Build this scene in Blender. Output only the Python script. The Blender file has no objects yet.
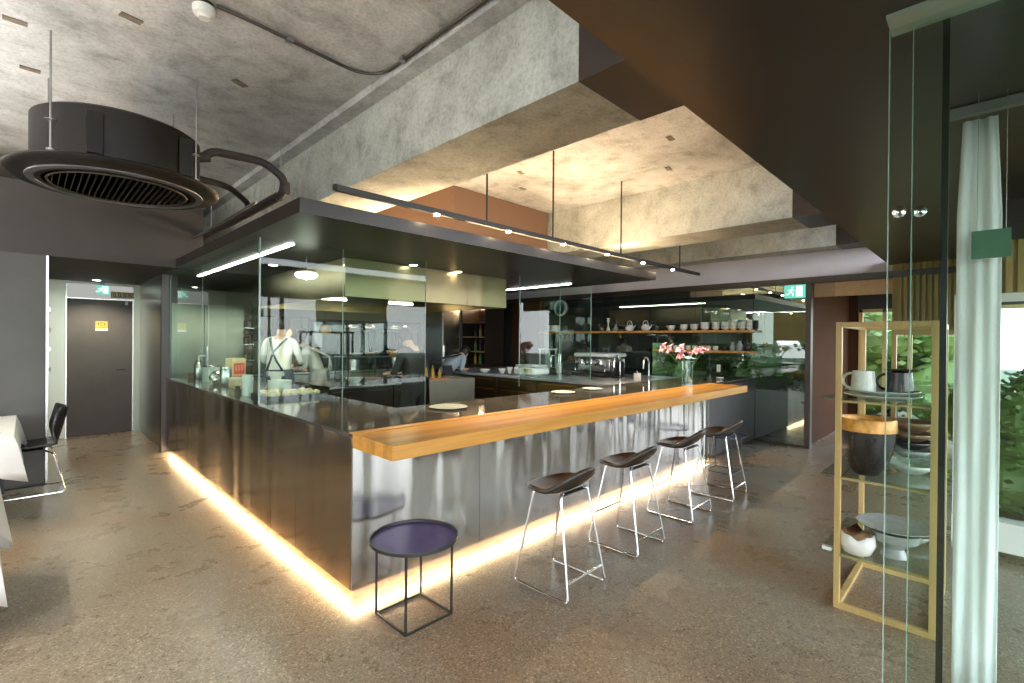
import bpy, bmesh, math, random
from mathutils import Vector, Matrix
random.seed(7)
PI = math.pi
S = bpy.context.scene
COL = S.collection

# ------------------------------------------------------------------ camera
W, H = 1024, 683
F_PX = 482.85
YAW, PITCH, ROLL = map(math.radians, (44.7607, -0.2394, 0.4924))
Fh = Vector((math.cos(YAW), math.sin(YAW), 0)); Rh = Vector((math.sin(YAW), -math.cos(YAW), 0)); Uz = Vector((0, 0, 1))
F2 = Fh*math.cos(PITCH) + Uz*math.sin(PITCH); U2 = Uz*math.cos(PITCH) - Fh*math.sin(PITCH)
R3 = Rh*math.cos(ROLL) + U2*math.sin(ROLL); U3 = U2*math.cos(ROLL) - Rh*math.sin(ROLL)
cam_d = bpy.data.cameras.new('camera'); cam = bpy.data.objects.new('camera', cam_d); COL.objects.link(cam)
cam_d.sensor_width = 36.0; cam_d.lens = 36.0*F_PX/W; cam_d.clip_start = 0.02; cam_d.clip_end = 300
cam_d.shift_y = 0.445/W
cam.matrix_world = Matrix(((R3.x, U3.x, -F2.x, 0), (R3.y, U3.y, -F2.y, 0), (R3.z, U3.z, -F2.z, 1.55), (0, 0, 0, 1)))
S.camera = cam

# ------------------------------------------------------------------ world, exposure
S.view_settings.view_transform = 'Standard'; S.view_settings.look = 'None'
S.view_settings.gamma = 1.0; S.view_settings.use_curve_mapping = False
S.view_settings.exposure = 1.55
S.cycles.use_denoising = True
S.cycles.max_bounces = 10; S.cycles.diffuse_bounces = 4; S.cycles.glossy_bounces = 5
S.cycles.transparent_max_bounces = 24; S.cycles.transmission_bounces = 8
S.cycles.sample_clamp_indirect = 6.0
S.cycles.caustics_reflective = False; S.cycles.caustics_refractive = False
wd = bpy.data.worlds.new('sky'); S.world = wd; wd.use_nodes = True
nt = wd.node_tree; nt.nodes.clear()
o_ = nt.nodes.new('ShaderNodeOutputWorld'); b_ = nt.nodes.new('ShaderNodeBackground')
tc = nt.nodes.new('ShaderNodeTexCoord'); sx = nt.nodes.new('ShaderNodeSeparateXYZ'); cr = nt.nodes.new('ShaderNodeValToRGB')
cr.color_ramp.elements[0].position = 0.0; cr.color_ramp.elements[0].color = (0.95, 0.98, 1.0, 1)
cr.color_ramp.elements[1].position = 0.7; cr.color_ramp.elements[1].color = (0.62, 0.78, 1.0, 1)
nt.links.new(tc.outputs['Generated'], sx.inputs[0]); nt.links.new(sx.outputs[2], cr.inputs[0])
nt.links.new(cr.outputs[0], b_.inputs[0]); nt.links.new(b_.outputs[0], o_.inputs[0])
b_.inputs[1].default_value = 2.9

def portal(name, loc, rot, sx_, sy_):
    l = bpy.data.lights.new(name, 'AREA'); l.shape = 'RECTANGLE'; l.size = sx_; l.size_y = sy_
    l.cycles.is_portal = True
    o = bpy.data.objects.new(name, l); o.location = loc; o.rotation_euler = rot; COL.objects.link(o)
portal('window_portal', (2.0, -2.98, 1.4), (PI/2, 0, 0), 12.0, 2.4)
portal('window_portal', (-3.95, 2.0, 1.7), (PI/2, 0, -PI/2), 9.8, 3.3)

# ------------------------------------------------------------------ material helpers
def newmat(name):
    m = bpy.data.materials.new(name); m.use_nodes = True
    n = m.node_tree; bs = n.nodes['Principled BSDF']
    return m, n, bs
def N(n, kind, **kw):
    x = n.nodes.new(kind)
    for k, v in kw.items(): setattr(x, k, v)
    return x
def ramp(n, src, stops):
    r = N(n, 'ShaderNodeValToRGB'); e = r.color_ramp.elements
    while len(e) < len(stops): e.new(0.5)
    for el, (p, c) in zip(e, stops):
        el.position = p; el.color = (c[0], c[1], c[2], 1)
    n.links.new(src, r.inputs[0]); return r.outputs[0]
def coords(n, scale=(1, 1, 1), rot=(0, 0, 0), kind='Object'):
    t = N(n, 'ShaderNodeTexCoord'); m = N(n, 'ShaderNodeMapping')
    m.inputs['Scale'].default_value = scale; m.inputs['Rotation'].default_value = rot
    n.links.new(t.outputs[kind], m.inputs[0]); return m.outputs[0]
def noise(n, vec, scale, detail=5, rough=0.6, dist=0.0):
    x = N(n, 'ShaderNodeTexNoise'); x.inputs['Scale'].default_value = scale; x.inputs['Detail'].default_value = detail
    x.inputs['Roughness'].default_value = rough; x.inputs['Distortion'].default_value = dist
    n.links.new(vec, x.inputs['Vector']); return x.outputs[0]
def bump(n, bs, h, strength, dist=0.02):
    b = N(n, 'ShaderNodeBump'); b.inputs['Strength'].default_value = strength; b.inputs['Distance'].default_value = dist
    n.links.new(h, b.inputs['Height']); n.links.new(b.outputs[0], bs.inputs['Normal'])
def mixc(n, fac, a, b, mode='MIX'):
    x = N(n, 'ShaderNodeMix', data_type='RGBA', blend_type=mode)
    for s, v in ((x.inputs[0], fac), (x.inputs[6], a), (x.inputs[7], b)):
        if hasattr(v, 'is_linked') or isinstance(v, bpy.types.NodeSocket): n.links.new(v, s)
        elif isinstance(v, (int, float)): s.default_value = v
        else: s.default_value = (v[0], v[1], v[2], 1)
    return x.outputs[2]
def plain(name, col, rough=0.5, metal=0.0, var=0.12, scale=6.0, spec=0.5, bmp=0.0, coat=0.0):
    m, n, bs = newmat(name)
    v = coords(n); f = noise(n, v, scale)
    lo = [c*(1-var) for c in col]; hi = [min(1, c*(1+var)) for c in col]
    n.links.new(ramp(n, f, [(0.3, lo), (0.7, hi)]), bs.inputs['Base Color'])
    bs.inputs['Roughness'].default_value = rough; bs.inputs['Metallic'].default_value = metal
    bs.inputs['Specular IOR Level'].default_value = spec
    if coat: bs.inputs['Coat Weight'].default_value = coat; bs.inputs['Coat Roughness'].default_value = 0.05
    if bmp: bump(n, bs, noise(n, v, scale*8), bmp, 0.005)
    return m
def emit(name, col, strength):
    m, n, bs = newmat(name); n.nodes.remove(bs)
    e = N(n, 'ShaderNodeEmission'); e.inputs[0].default_value = (*col, 1); e.inputs[1].default_value = strength
    n.links.new(e.outputs[0], n.nodes['Material Output'].inputs[0]); return m
def thin_glass(name, tint=(0.86, 0.93, 0.90), ior=1.5, rough=0.0, boost=1.0):
    m, n, bs = newmat(name); n.nodes.remove(bs)
    t = N(n, 'ShaderNodeBsdfTransparent'); t.inputs[0].default_value = (*tint, 1)
    g = N(n, 'ShaderNodeBsdfGlossy'); g.inputs['Roughness'].default_value = rough; g.inputs[0].default_value = (0.95, 1, 0.97, 1)
    f = N(n, 'ShaderNodeFresnel'); f.inputs[0].default_value = ior
    k = N(n, 'ShaderNodeMath', operation='MULTIPLY'); k.inputs[1].default_value = boost; k.use_clamp = True
    ge = N(n, 'ShaderNodeNewGeometry'); iv = N(n, 'ShaderNodeMath', operation='SUBTRACT'); iv.inputs[0].default_value = 1.0
    n.links.new(ge.outputs['Backfacing'], iv.inputs[1]); kk = N(n, 'ShaderNodeMath', operation='MULTIPLY')
    n.links.new(f.outputs[0], kk.inputs[0]); n.links.new(iv.outputs[0], kk.inputs[1]); n.links.new(kk.outputs[0], k.inputs[0])
    x = N(n, 'ShaderNodeMixShader')
    n.links.new(k.outputs[0], x.inputs[0]); n.links.new(t.outputs[0], x.inputs[1]); n.links.new(g.outputs[0], x.inputs[2])
    n.links.new(x.outputs[0], n.nodes['Material Output'].inputs[0]); return m

def concrete(name, cols, board=None, warm=0.0):
    m, n, bs = newmat(name); v = coords(n)
    big = noise(n, v, 0.9, 4, 0.65, 0.6); mid = noise(n, v, 4.0, 8, 0.7, 0.3); fine = noise(n, v, 40, 6, 0.75)
    c1 = ramp(n, big, [(0.32, cols[0]), (0.5, cols[1]), (0.68, cols[2])])
    c2 = ramp(n, mid, [(0.30, (0.50, 0.49, 0.46)), (0.48, (0.95, 0.95, 0.94)), (0.70, (1.22, 1.21, 1.19))])
    c = mixc(n, 0.85, c1, c2, 'MULTIPLY')
    c3 = ramp(n, fine, [(0.32, (0.55, 0.55, 0.53)), (0.55, (1, 1, 1))])
    c = mixc(n, 0.7, c, c3, 'MULTIPLY')
    vo = N(n, 'ShaderNodeTexVoronoi'); vo.inputs['Scale'].default_value = 9; n.links.new(v, vo.inputs['Vector'])
    pit = ramp(n, vo.outputs['Distance'], [(0.03, (0.35, 0.33, 0.3)), (0.06, (1, 1, 1))])
    c = mixc(n, 0.6, c, pit, 'MULTIPLY')
    n.links.new(c, bs.inputs['Base Color']); bs.inputs['Roughness'].default_value = 0.75
    bump(n, bs, fine, 0.25, 0.01); return m

M = {}
M['slab'] = concrete('slab_concrete', [(0.42, 0.425, 0.43), (0.62, 0.625, 0.64), (0.72, 0.725, 0.745)])
M['beam'] = concrete('beam_concrete', [(0.46, 0.475, 0.44), (0.58, 0.60, 0.56), (0.65, 0.67, 0.63)])

def floor_mat():
    m, n, bs = newmat('polished_terrazzo_floor'); v = coords(n)
    big = noise(n, coords(n, (0.9, 0.45, 1), (0, 0, 0.3)), 1.0, 3, 0.55, 0.6); mid = noise(n, v, 2.5, 5, 0.7)
    c = ramp(n, big, [(0.30, (0.25, 0.165, 0.10)), (0.50, (0.28, 0.235, 0.175)), (0.72, (0.33, 0.31, 0.26))])
    c = mixc(n, 0.22, c, ramp(n, mid, [(0.25, (0.7, 0.68, 0.65)), (0.75, (1.1, 1.1, 1.1))]), 'MULTIPLY')
    vo = N(n, 'ShaderNodeTexVoronoi'); vo.inputs['Scale'].default_value = 120; n.links.new(v, vo.inputs['Vector'])
    sp = N(n, 'ShaderNodeSeparateColor'); n.links.new(vo.outputs['Color'], sp.inputs[0])
    chip = ramp(n, sp.outputs[0], [(0.0, (0.35, 0.3, 0.25)), (0.15, (0.8, 0.78, 0.74)), (0.75, (1, 1, 1)), (0.93, (1.35, 1.33, 1.28)), (1.0, (2.0, 1.95, 1.85))])
    c = mixc(n, 0.85, c, chip, 'MULTIPLY')
    v2 = N(n, 'ShaderNodeTexVoronoi'); v2.inputs['Scale'].default_value = 260; n.links.new(v, v2.inputs['Vector'])
    s2 = N(n, 'ShaderNodeSeparateColor'); n.links.new(v2.outputs['Color'], s2.inputs[0])
    c = mixc(n, 0.6, c, ramp(n, s2.outputs[1], [(0.0, (0.45, 0.4, 0.35)), (0.2, (1, 1, 1)), (0.9, (1.1, 1.1, 1.1)), (1.0, (1.7, 1.7, 1.6))]), 'MULTIPLY')
    n.links.new(c, bs.inputs['Base Color'])
    r = N(n, 'ShaderNodeMapRange'); n.links.new(mid, r.inputs[0]); r.inputs[3].default_value = 0.24; r.inputs[4].default_value = 0.32
    n.links.new(r.outputs[0], bs.inputs['Roughness']); bs.inputs['Specular IOR Level'].default_value = 0.45
    return m
M['floor'] = floor_mat()

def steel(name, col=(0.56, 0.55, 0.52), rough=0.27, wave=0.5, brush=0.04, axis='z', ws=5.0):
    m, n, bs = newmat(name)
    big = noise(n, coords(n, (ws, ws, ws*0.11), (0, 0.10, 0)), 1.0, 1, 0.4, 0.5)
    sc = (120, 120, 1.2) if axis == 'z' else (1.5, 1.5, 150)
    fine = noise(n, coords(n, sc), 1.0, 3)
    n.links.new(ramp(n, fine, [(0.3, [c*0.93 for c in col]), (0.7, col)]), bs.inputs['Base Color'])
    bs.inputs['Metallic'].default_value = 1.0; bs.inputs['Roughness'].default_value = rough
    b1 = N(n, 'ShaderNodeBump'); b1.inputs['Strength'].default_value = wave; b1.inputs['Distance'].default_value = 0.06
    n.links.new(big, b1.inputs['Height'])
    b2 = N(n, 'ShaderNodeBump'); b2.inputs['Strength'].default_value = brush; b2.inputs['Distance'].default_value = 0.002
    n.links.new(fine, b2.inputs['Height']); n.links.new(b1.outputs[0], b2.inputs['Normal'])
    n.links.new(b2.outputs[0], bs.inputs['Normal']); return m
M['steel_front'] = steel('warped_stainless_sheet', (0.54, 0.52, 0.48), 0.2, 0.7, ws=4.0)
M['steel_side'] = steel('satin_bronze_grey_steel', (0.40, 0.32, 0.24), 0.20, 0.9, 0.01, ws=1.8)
M['steel'] = steel('brushed_steel', (0.62, 0.62, 0.60), 0.25, 0.05)
M['fridge'] = steel('green_grey_fridge_steel', (0.30, 0.31, 0.25), 0.3, 0.05)
M['hood'] = steel('warm_brushed_hood_steel', (0.24, 0.20, 0.11), 0.32, 0.1)
M['brass'] = steel('dark_bronze_drawer_fronts', (0.42, 0.30, 0.14), 0.3, 0.1)
M['chrome'] = plain('chrome', (0.82, 0.82, 0.82), 0.12, 1.0, 0.03)
M['copper'] = plain('copper', (0.75, 0.36, 0.18), 0.25, 1.0, 0.1)
M['gold'] = plain('gold_brass', (0.85, 0.55, 0.16), 0.3, 1.0, 0.1)
M['dark_metal'] = plain('dark_brown_painted_metal', (0.040, 0.029, 0.023), 0.36, 0.0, 0.15, 2.0, 0.55)
M['soffit'] = plain('dark_brown_soffit_board', (0.040, 0.031, 0.026), 0.30, 0.0, 0.12, 0.8, 0.5)
M['bulkhead'] = plain('dark_plum_grey_wall_paint', (0.052, 0.046, 0.044), 0.6, 0.0, 0.08, 1.5)
M['panel'] = plain('grey_oak_veneer_panel', (0.085, 0.082, 0.078), 0.5, 0.0, 0.15, 2.0)
M['canopy'] = plain('dark_canopy_panel', (0.024, 0.018, 0.014), 0.33, 0.0, 0.1, 1.2)
M['brown_box'] = plain('brown_duct_casing', (0.17, 0.095, 0.06), 0.6, 0.0, 0.06, 1.2)
M['brown_wall'] = plain('dark_chocolate_wall', (0.060, 0.024, 0.010), 0.85, 0.0, 0.1, 2, 0.15)
M['plaster'] = plain('pale_plaster', (0.62, 0.60, 0.66), 0.7, 0.0, 0.05, 2)
M['kitchen_wall'] = plain('olive_kitchen_wall', (0.20, 0.17, 0.10), 0.4, 0.3, 0.1, 2)
M['white'] = plain('white_paint', (0.8, 0.8, 0.78), 0.5, 0.0, 0.03)
M['black'] = plain('black_paint', (0.014, 0.013, 0.012), 0.4, 0.0, 0.2)
M['black_leather'] = plain('dark_brown_leather', (0.030, 0.019, 0.012), 0.33, 0.0, 0.25, 20, 0.6, 0.15)
M['brown_leather'] = plain('warm_brown_leather', (0.060, 0.026, 0.012), 0.36, 0.0, 0.3, 20, 0.6, 0.1)
M['black_shell'] = plain('black_shell_leather', (0.018, 0.018, 0.022), 0.22, 0.0, 0.2, 20, 0.7)
M['duct'] = plain('black_brown_duct_jacket', (0.007, 0.0045, 0.003), 0.5, 0.0, 0.2, 5, 0.3)
M['lagging'] = plain('dark_pipe_lagging', (0.040, 0.030, 0.028), 0.6, 0.0, 0.2, 20, bmp=0.3)
M['conduit'] = plain('dull_brown_conduit', (0.10, 0.085, 0.07), 0.45, 0.6, 0.1)
M['mark'] = plain('brown_cast_in_plate', (0.20, 0.165, 0.12), 0.7, 0.0, 0.4, 30)
M['header'] = plain('pale_green_grey_rail', (0.34, 0.42, 0.36), 0.4)
M['slot'] = plain('blue_grey_slot_metal', (0.16, 0.16, 0.19), 0.35, 0.5, 0.1)
M['galv'] = plain('galvanised_rod', (0.35, 0.35, 0.34), 0.4, 0.9, 0.1)
M['purple'] = plain('aubergine_lacquer', (0.085, 0.055, 0.20), 0.32, 0.0, 0.12, 20)
M['stone'] = plain('polished_dark_stone', (0.075, 0.068, 0.058), 0.07, 0.0, 0.35, 5, 0.9)
M['grey_top'] = plain('pale_grey_worktop', (0.42, 0.44, 0.48), 0.25, 0.0, 0.06, 4)
M['grey_cab'] = plain('warm_grey_cabinet', (0.26, 0.24, 0.20), 0.45, 0.1, 0.06)
M['dark_cab'] = plain('dark_brown_cabinet', (0.035, 0.024, 0.018), 0.3, 0.2, 0.1)
M['dark_grey_cab'] = plain('charcoal_cabinet', (0.038, 0.034, 0.036), 0.4, 0.0, 0.1)
M['cloth'] = plain('white_linen', (0.78, 0.77, 0.75), 0.85, 0.0, 0.04, 8, bmp=0.05)
M['sheer'] = plain('white_curtain_fabric', (0.86, 0.88, 0.90), 0.8, 0.0, 0.04, 8)
M['celadon'] = plain('pale_celadon_glaze', (0.56, 0.64, 0.57), 0.2, 0.0, 0.12, 30)
M['white_ceramic'] = plain('white_ceramic', (0.75, 0.74, 0.69), 0.18, 0.0, 0.05, 20)
M['grey_ceramic'] = plain('grey_glaze', (0.33, 0.36, 0.34), 0.25, 0.0, 0.15, 25)
M['dark_ceramic'] = plain('black_glaze', (0.022, 0.019, 0.017), 0.25, 0.0, 0.3, 25, 0.6)
M['brown_ceramic'] = plain('rust_brown_glaze', (0.22, 0.13, 0.07), 0.3, 0.0, 0.4, 25)
M['amber_rim'] = plain('amber_gold_rim', (0.62, 0.30, 0.06), 0.35, 0.2, 0.3, 30)
M['skin'] = plain('skin', (0.55, 0.34, 0.24), 0.5, 0.0, 0.06)
M['hair'] = plain('black_hair', (0.012, 0.010, 0.009), 0.45, 0.0, 0.3, 60)
M['shirt'] = plain('white_chef_shirt', (0.72, 0.70, 0.64), 0.8, 0.0, 0.05)
M['apron'] = plain('navy_apron', (0.035, 0.045, 0.07), 0.7, 0.0, 0.15)
M['dark_cloth'] = plain('dark_cloth', (0.03, 0.028, 0.027), 0.8, 0.0, 0.15)
M['blue_shirt'] = plain('pale_blue_grey_shirt', (0.34, 0.40, 0.46), 0.8, 0.0, 0.06)
M['leaf'] = plain('green_leaf', (0.065, 0.12, 0.025), 0.5, 0.0, 0.5, 1.2)
M['leaf_light'] = plain('light_green_leaf', (0.16, 0.24, 0.06), 0.5, 0.0, 0.4, 1.2)
M['bark'] = plain('bark', (0.09, 0.06, 0.04), 0.9, 0.0, 0.3, 12, bmp=0.5)
M['grass'] = plain('grass', (0.075, 0.085, 0.045), 0.9, 0.0, 0.4, 3)
M['pink'] = plain('pink_petal', (0.85, 0.45, 0.60), 0.5, 0.0, 0.25, 40)
M['stem'] = plain('green_stem', (0.13, 0.28, 0.06), 0.5, 0.0, 0.2, 20)
M['board_green'] = plain('muted_green_board', (0.10, 0.22, 0.15), 0.4)
M['red'] = plain('red_print', (0.65, 0.05, 0.04), 0.5)
M['yellow'] = plain('yellow_print', (0.42, 0.38, 0.06), 0.5)
M['cream'] = plain('cream_card', (0.70, 0.58, 0.33), 0.6)
M['oil'] = plain('amber_oil', (0.55, 0.33, 0.05), 0.15, 0.0, 0.2)
M['glass'] = thin_glass('clear_green_glass', (0.88, 0.96, 0.915), 1.5, 0.0, 1.0)
M['door_glass'] = thin_glass('clear_door_glass', (0.925, 0.965, 0.945), 1.5, 0.0, 1.0)
M['glass_edge'] = plain('pale_green_glass_edge', (0.30, 0.44, 0.38), 0.15, 0.0, 0.05)
M['glass_green'] = thin_glass('tinted_green_glass', (0.60, 0.72, 0.66), 1.5, 0.0, 1.6)
M['window_glass'] = thin_glass('window_glass', (0.92, 0.96, 0.94))
M['clear'] = thin_glass('clear_vase_glass', (0.93, 0.96, 0.94), 1.45)
M['vase_glass'] = thin_glass('pale_vase_glass', (0.80, 0.86, 0.82), 1.7, 0.0, 2.5)
M['shelf_glass'] = thin_glass('smoked_shelf_glass', (0.82, 0.88, 0.84), 1.5)
M['rear_glass'] = thin_glass('tinted_rear_glass', (0.30, 0.37, 0.40))
M['strip_glass'] = thin_glass('grey_green_strip_glass', (0.40, 0.44, 0.41), 1.5, 0.0, 1.6)
m_, n_, b__ = newmat('dark_mirror_glass')
b__.inputs['Base Color'].default_value = (0.26, 0.30, 0.27, 1); b__.inputs['Metallic'].default_value = 0.9; b__.inputs['Roughness'].default_value = 0.015
n_.links.new(ramp(n_, noise(n_, coords(n_), 1.0), [(0.3, (0.21, 0.25, 0.22)), (0.7, (0.25, 0.29, 0.26))]), b__.inputs['Base Color'])
M['dark_mirror'] = m_

def wood_mat(name, a, b, strip=0.045, along='x', rough=0.28):
    m, n, bs = newmat(name)
    t = N(n, 'ShaderNodeTexCoord'); s = N(n, 'ShaderNodeSeparateXYZ'); n.links.new(t.outputs['Object'], s.inputs[0])
    d = N(n, 'ShaderNodeMath', operation='MULTIPLY'); n.links.new(s.outputs[{'x': 1, 'y': 0, 'z': 0}[along]], d.inputs[0]); d.inputs[1].default_value = 1/strip
    fl = N(n, 'ShaderNodeMath', operation='FLOOR'); n.links.new(d.outputs[0], fl.inputs[0])
    wn = N(n, 'ShaderNodeTexWhiteNoise', noise_dimensions='1D'); n.links.new(fl.outputs[0], wn.inputs['W'])
    sc = {'x': (1.2, 30, 30), 'y': (30, 1.2, 30), 'z': (30, 30, 1.2)}[along]
    g = noise(n, coords(n, sc), 1.0, 6, 0.65, 0.4)
    c1 = ramp(n, g, [(0.25, a), (0.75, b)])
    c2 = ramp(n, wn.outputs[0], [(0, (0.74, 0.70, 0.66)), (1, (1.1, 1.08, 1.05))])
    n.links.new(mixc(n, 0.8, c1, c2, 'MULTIPLY'), bs.inputs['Base Color']); bs.inputs['Roughness'].default_value = rough
    return m
M['bar_wood'] = wood_mat('oiled_block_wood', (0.54, 0.235, 0.035), (0.76, 0.40, 0.085))
M['pale_wood'] = wood_mat('pale_oak', (0.52, 0.36, 0.13), (0.66, 0.49, 0.21), 0.2, 'z', 0.45)
M['ply'] = wood_mat('light_plywood', (0.60, 0.38, 0.20), (0.74, 0.52, 0.31), 0.4, 'x', 0.5)
M['slats'] = wood_mat('yellow_slat_wood', (0.36, 0.26, 0.09), (0.50, 0.38, 0.15), 0.2, 'z', 0.5)
M['led'] = emit('warm_led', (1.0, 0.72, 0.40), 55.0)
M['led_white'] = emit('white_led', (1.0, 0.97, 0.9), 14.0)
M['lamp_warm'] = emit('warm_lamp_face', (1.0, 0.78, 0.5), 60.0)
M['hood_lamp'] = emit('hood_lamp_face', (1.0, 0.82, 0.55), 9.0)
M['cove'] = emit('warm_cove_led', (1.0, 0.72, 0.42), 34.0)
M['exit_green'] = emit('exit_sign_green', (0.16, 0.62, 0.46), 0.42)
M['exit_white'] = emit('exit_sign_white', (0.75, 1.0, 0.90), 0.5)

# ------------------------------------------------------------------ geometry helpers
class MB:
    def __init__(s, o=(0, 0, 0)): s.bm = bmesh.new(); s.o = Vector(o); s.mi = 0
    def _face(s, vs):
        try: f = s.bm.faces.new(vs); f.material_index = s.mi; return f
        except ValueError: return None
    def box(s, x0, x1, y0, y1, z0, z1, bev=0.0):
        r = bmesh.ops.create_cube(s.bm, size=1.0); vs = r['verts']
        bmesh.ops.scale(s.bm, vec=(x1-x0, y1-y0, z1-z0), verts=vs)
        bmesh.ops.translate(s.bm, vec=Vector(((x0+x1)/2, (y0+y1)/2, (z0+z1)/2))-s.o, verts=vs)
        fs = {f for v in vs for f in v.link_faces}
        for f in fs: f.material_index = s.mi
        if bev:
            es = {e for v in vs for e in v.link_edges}
            rr = bmesh.ops.bevel(s.bm, geom=list(es), offset=bev, segments=2, affect='EDGES', profile=0.5)
            for f in rr['faces']: f.material_index = s.mi
        return s
    def quad(s, *p):
        s._face([s.bm.verts.new(Vector(q)-s.o) for q in p]); return s
    def poly_prism(s, pts, axis, a, b):
        "pts: list of 2D points in the plane normal to axis (x: (y,z), y: (x,z), z: (x,y))"
        def mk(p, t):
            v = {'x': (t, p[0], p[1]), 'y': (p[0], t, p[1]), 'z': (p[0], p[1], t)}[axis]
            return s.bm.verts.new(Vector(v)-s.o)
        A = [mk(p, a) for p in pts]; B = [mk(p, b) for p in pts]; n = len(pts)
        s._face(A); s._face(B[::-1])
        for i in range(n): s._face([A[i], B[i], B[(i+1) % n], A[(i+1) % n]])
        return s
    def lathe(s, prof, c, seg=24, sx=1.0, sy=1.0, rot=None):
        "prof: (r, z) list"
        rings = []
        for r, z in prof:
            ring = []
            for k in range(seg):
                a = 2*PI*k/seg
                v = Vector((r*math.cos(a)*sx, r*math.sin(a)*sy, z))
                if rot: v = rot @ v
                ring.append(s.bm.verts.new(v + Vector(c) - s.o))
            rings.append(ring)
        for i in range(len(rings)-1):
            for k in range(seg):
                s._face([rings[i][k], rings[i][(k+1) % seg], rings[i+1][(k+1) % seg], rings[i+1][k]])
        closed = prof[0] == prof[-1]
        if prof[0][0] > 1e-6 and not closed: s._face(rings[0][::-1])
        if prof[-1][0] > 1e-6 and not closed: s._face(rings[-1])
        bmesh.ops.remove_doubles(s.bm, verts=[v for r in rings for v in r], dist=1e-6)
        return s
    def tube(s, pts, r, seg=8, closed=False):
        pts = [Vector(p) for p in pts]; n = len(pts); rings = []
        prev = None
        for i, p in enumerate(pts):
            a = pts[(i-1) % n] if (closed or i > 0) else p
            b = pts[(i+1) % n] if (closed or i < n-1) else p
            t = (b-a).normalized()
            if prev is None:
                up = Vector((0, 0, 1)) if abs(t.z) < 0.9 else Vector((1, 0, 0))
                u = t.cross(up).normalized()
            else:
                u = (prev - t*prev.dot(t)).normalized()
            prev = u; w = t.cross(u)
            rr = r[i] if isinstance(r, (list, tuple)) else r
            rings.append([s.bm.verts.new(p + (u*math.cos(2*PI*k/seg)+w*math.sin(2*PI*k/seg))*rr - s.o) for k in range(seg)])
        m = n if closed else n-1
        for i in range(m):
            A, B = rings[i], rings[(i+1) % n]
            for k in range(seg): s._face([A[k], A[(k+1) % seg], B[(k+1) % seg], B[k]])
        if not closed: s._face(rings[0][::-1]); s._face(rings[-1])
        return s
    def sphere(s, c, r, sc=(1, 1, 1), seg=14, rot=None):
        res = bmesh.ops.create_uvsphere(s.bm, u_segments=seg, v_segments=max(6, seg*2//3), radius=r)
        vs = res['verts']; bmesh.ops.scale(s.bm, vec=sc, verts=vs)
        if rot: bmesh.ops.rotate(s.bm, cent=(0, 0, 0), matrix=rot, verts=vs)
        bmesh.ops.translate(s.bm, vec=Vector(c)-s.o, verts=vs)
        for f in {f for v in vs for f in v.link_faces}: f.material_index = s.mi
        return s
    def build(s, name, mats, parent=None, smooth=False, **tags):
        bmesh.ops.recalc_face_normals(s.bm, faces=s.bm.faces)
        me = bpy.data.meshes.new(name); s.bm.to_mesh(me); s.bm.free()
        for m in (mats if isinstance(mats, (list, tuple)) else [mats]): me.materials.append(M[m] if isinstance(m, str) else m)
        if smooth:
            for p in me.polygons: p.use_smooth = True
            if smooth != 'all':
                try: me.set_sharp_from_angle(angle=math.radians(35))
                except Exception: pass
        o = bpy.data.objects.new(name, me); COL.objects.link(o)
        if parent is not None: o.parent = parent
        else: o.location = s.o
        for k, v in tags.items(): o[k] = v
        return o
def thing(name, label, cat, loc=(0, 0, 0), group=None, rz=0):
    o = bpy.data.objects.new(name, None); COL.objects.link(o); o.location = loc; o.rotation_euler[2] = rz
    o.empty_display_size = 0.1; o['label'] = label; o['category'] = cat
    if group: o['group'] = group
    return o
def tag(o, label, cat, group=None):
    o['label'] = label; o['category'] = cat
    if group: o['group'] = group
    return o
def dup(root, loc, label, rz=None):
    r = root.copy(); COL.objects.link(r); r.location = loc; r['label'] = label
    if rz is not None: r.rotation_euler[2] = rz
    for ch in list(root.children):
        c = ch.copy(); COL.objects.link(c); c.parent = r
        for g in list(ch.children):
            d = g.copy(); COL.objects.link(d); d.parent = c
    return r
def struct(name, mats, *boxes, smooth=False):
    b = MB()
    for bx in boxes: b.box(*bx)
    return b.build(name, mats, kind='structure')
def L(name, kind, loc, energy, col, parent=None, **kw):
    l = bpy.data.lights.new(name, kind); l.energy = energy; l.color = col
    for k, v in kw.items(): setattr(l, k, v)
    o = bpy.data.objects.new(name, l); COL.objects.link(o); o.location = loc
    if parent: o.parent = parent; o.location = Vector(loc)-parent.location
    return o

ORD = ['first', 'second', 'third', 'fourth', 'fifth', 'sixth', 'seventh', 'eighth', 'ninth', 'tenth', 'eleventh']
# ================================================================== SETTING
ZS = 3.5      # slab
struct('floor', 'floor', (-4.2, 11.3, -3.2, 10.3, -0.15, 0.0))
struct('ceiling', 'slab', (-4.2, 8.4, -0.6, 10.3, ZS, ZS+0.2))
# soffit over the camera side
struct('ceiling_soffit', 'soffit', (-4.2, 8.3, -3.2, 0.97, 2.59, 2.66))
struct('trim_1', 'slab', (1.86, 1.98, 1.1, 10.0, 3.44, ZS))
for i, (x0, x1) in enumerate(((1.98, 2.58), (5.70, 6.36), (7.72, 8.35))):
    struct('ceiling_beam_%d' % (i+1), 'beam', (x0, x1, 1.50, 10.0, 2.87, ZS))
    struct('trim_%d' % (i+2), 'dark_metal', (x0-0.004, x1+0.004, 0.7, 1.50, 2.866, ZS))
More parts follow.
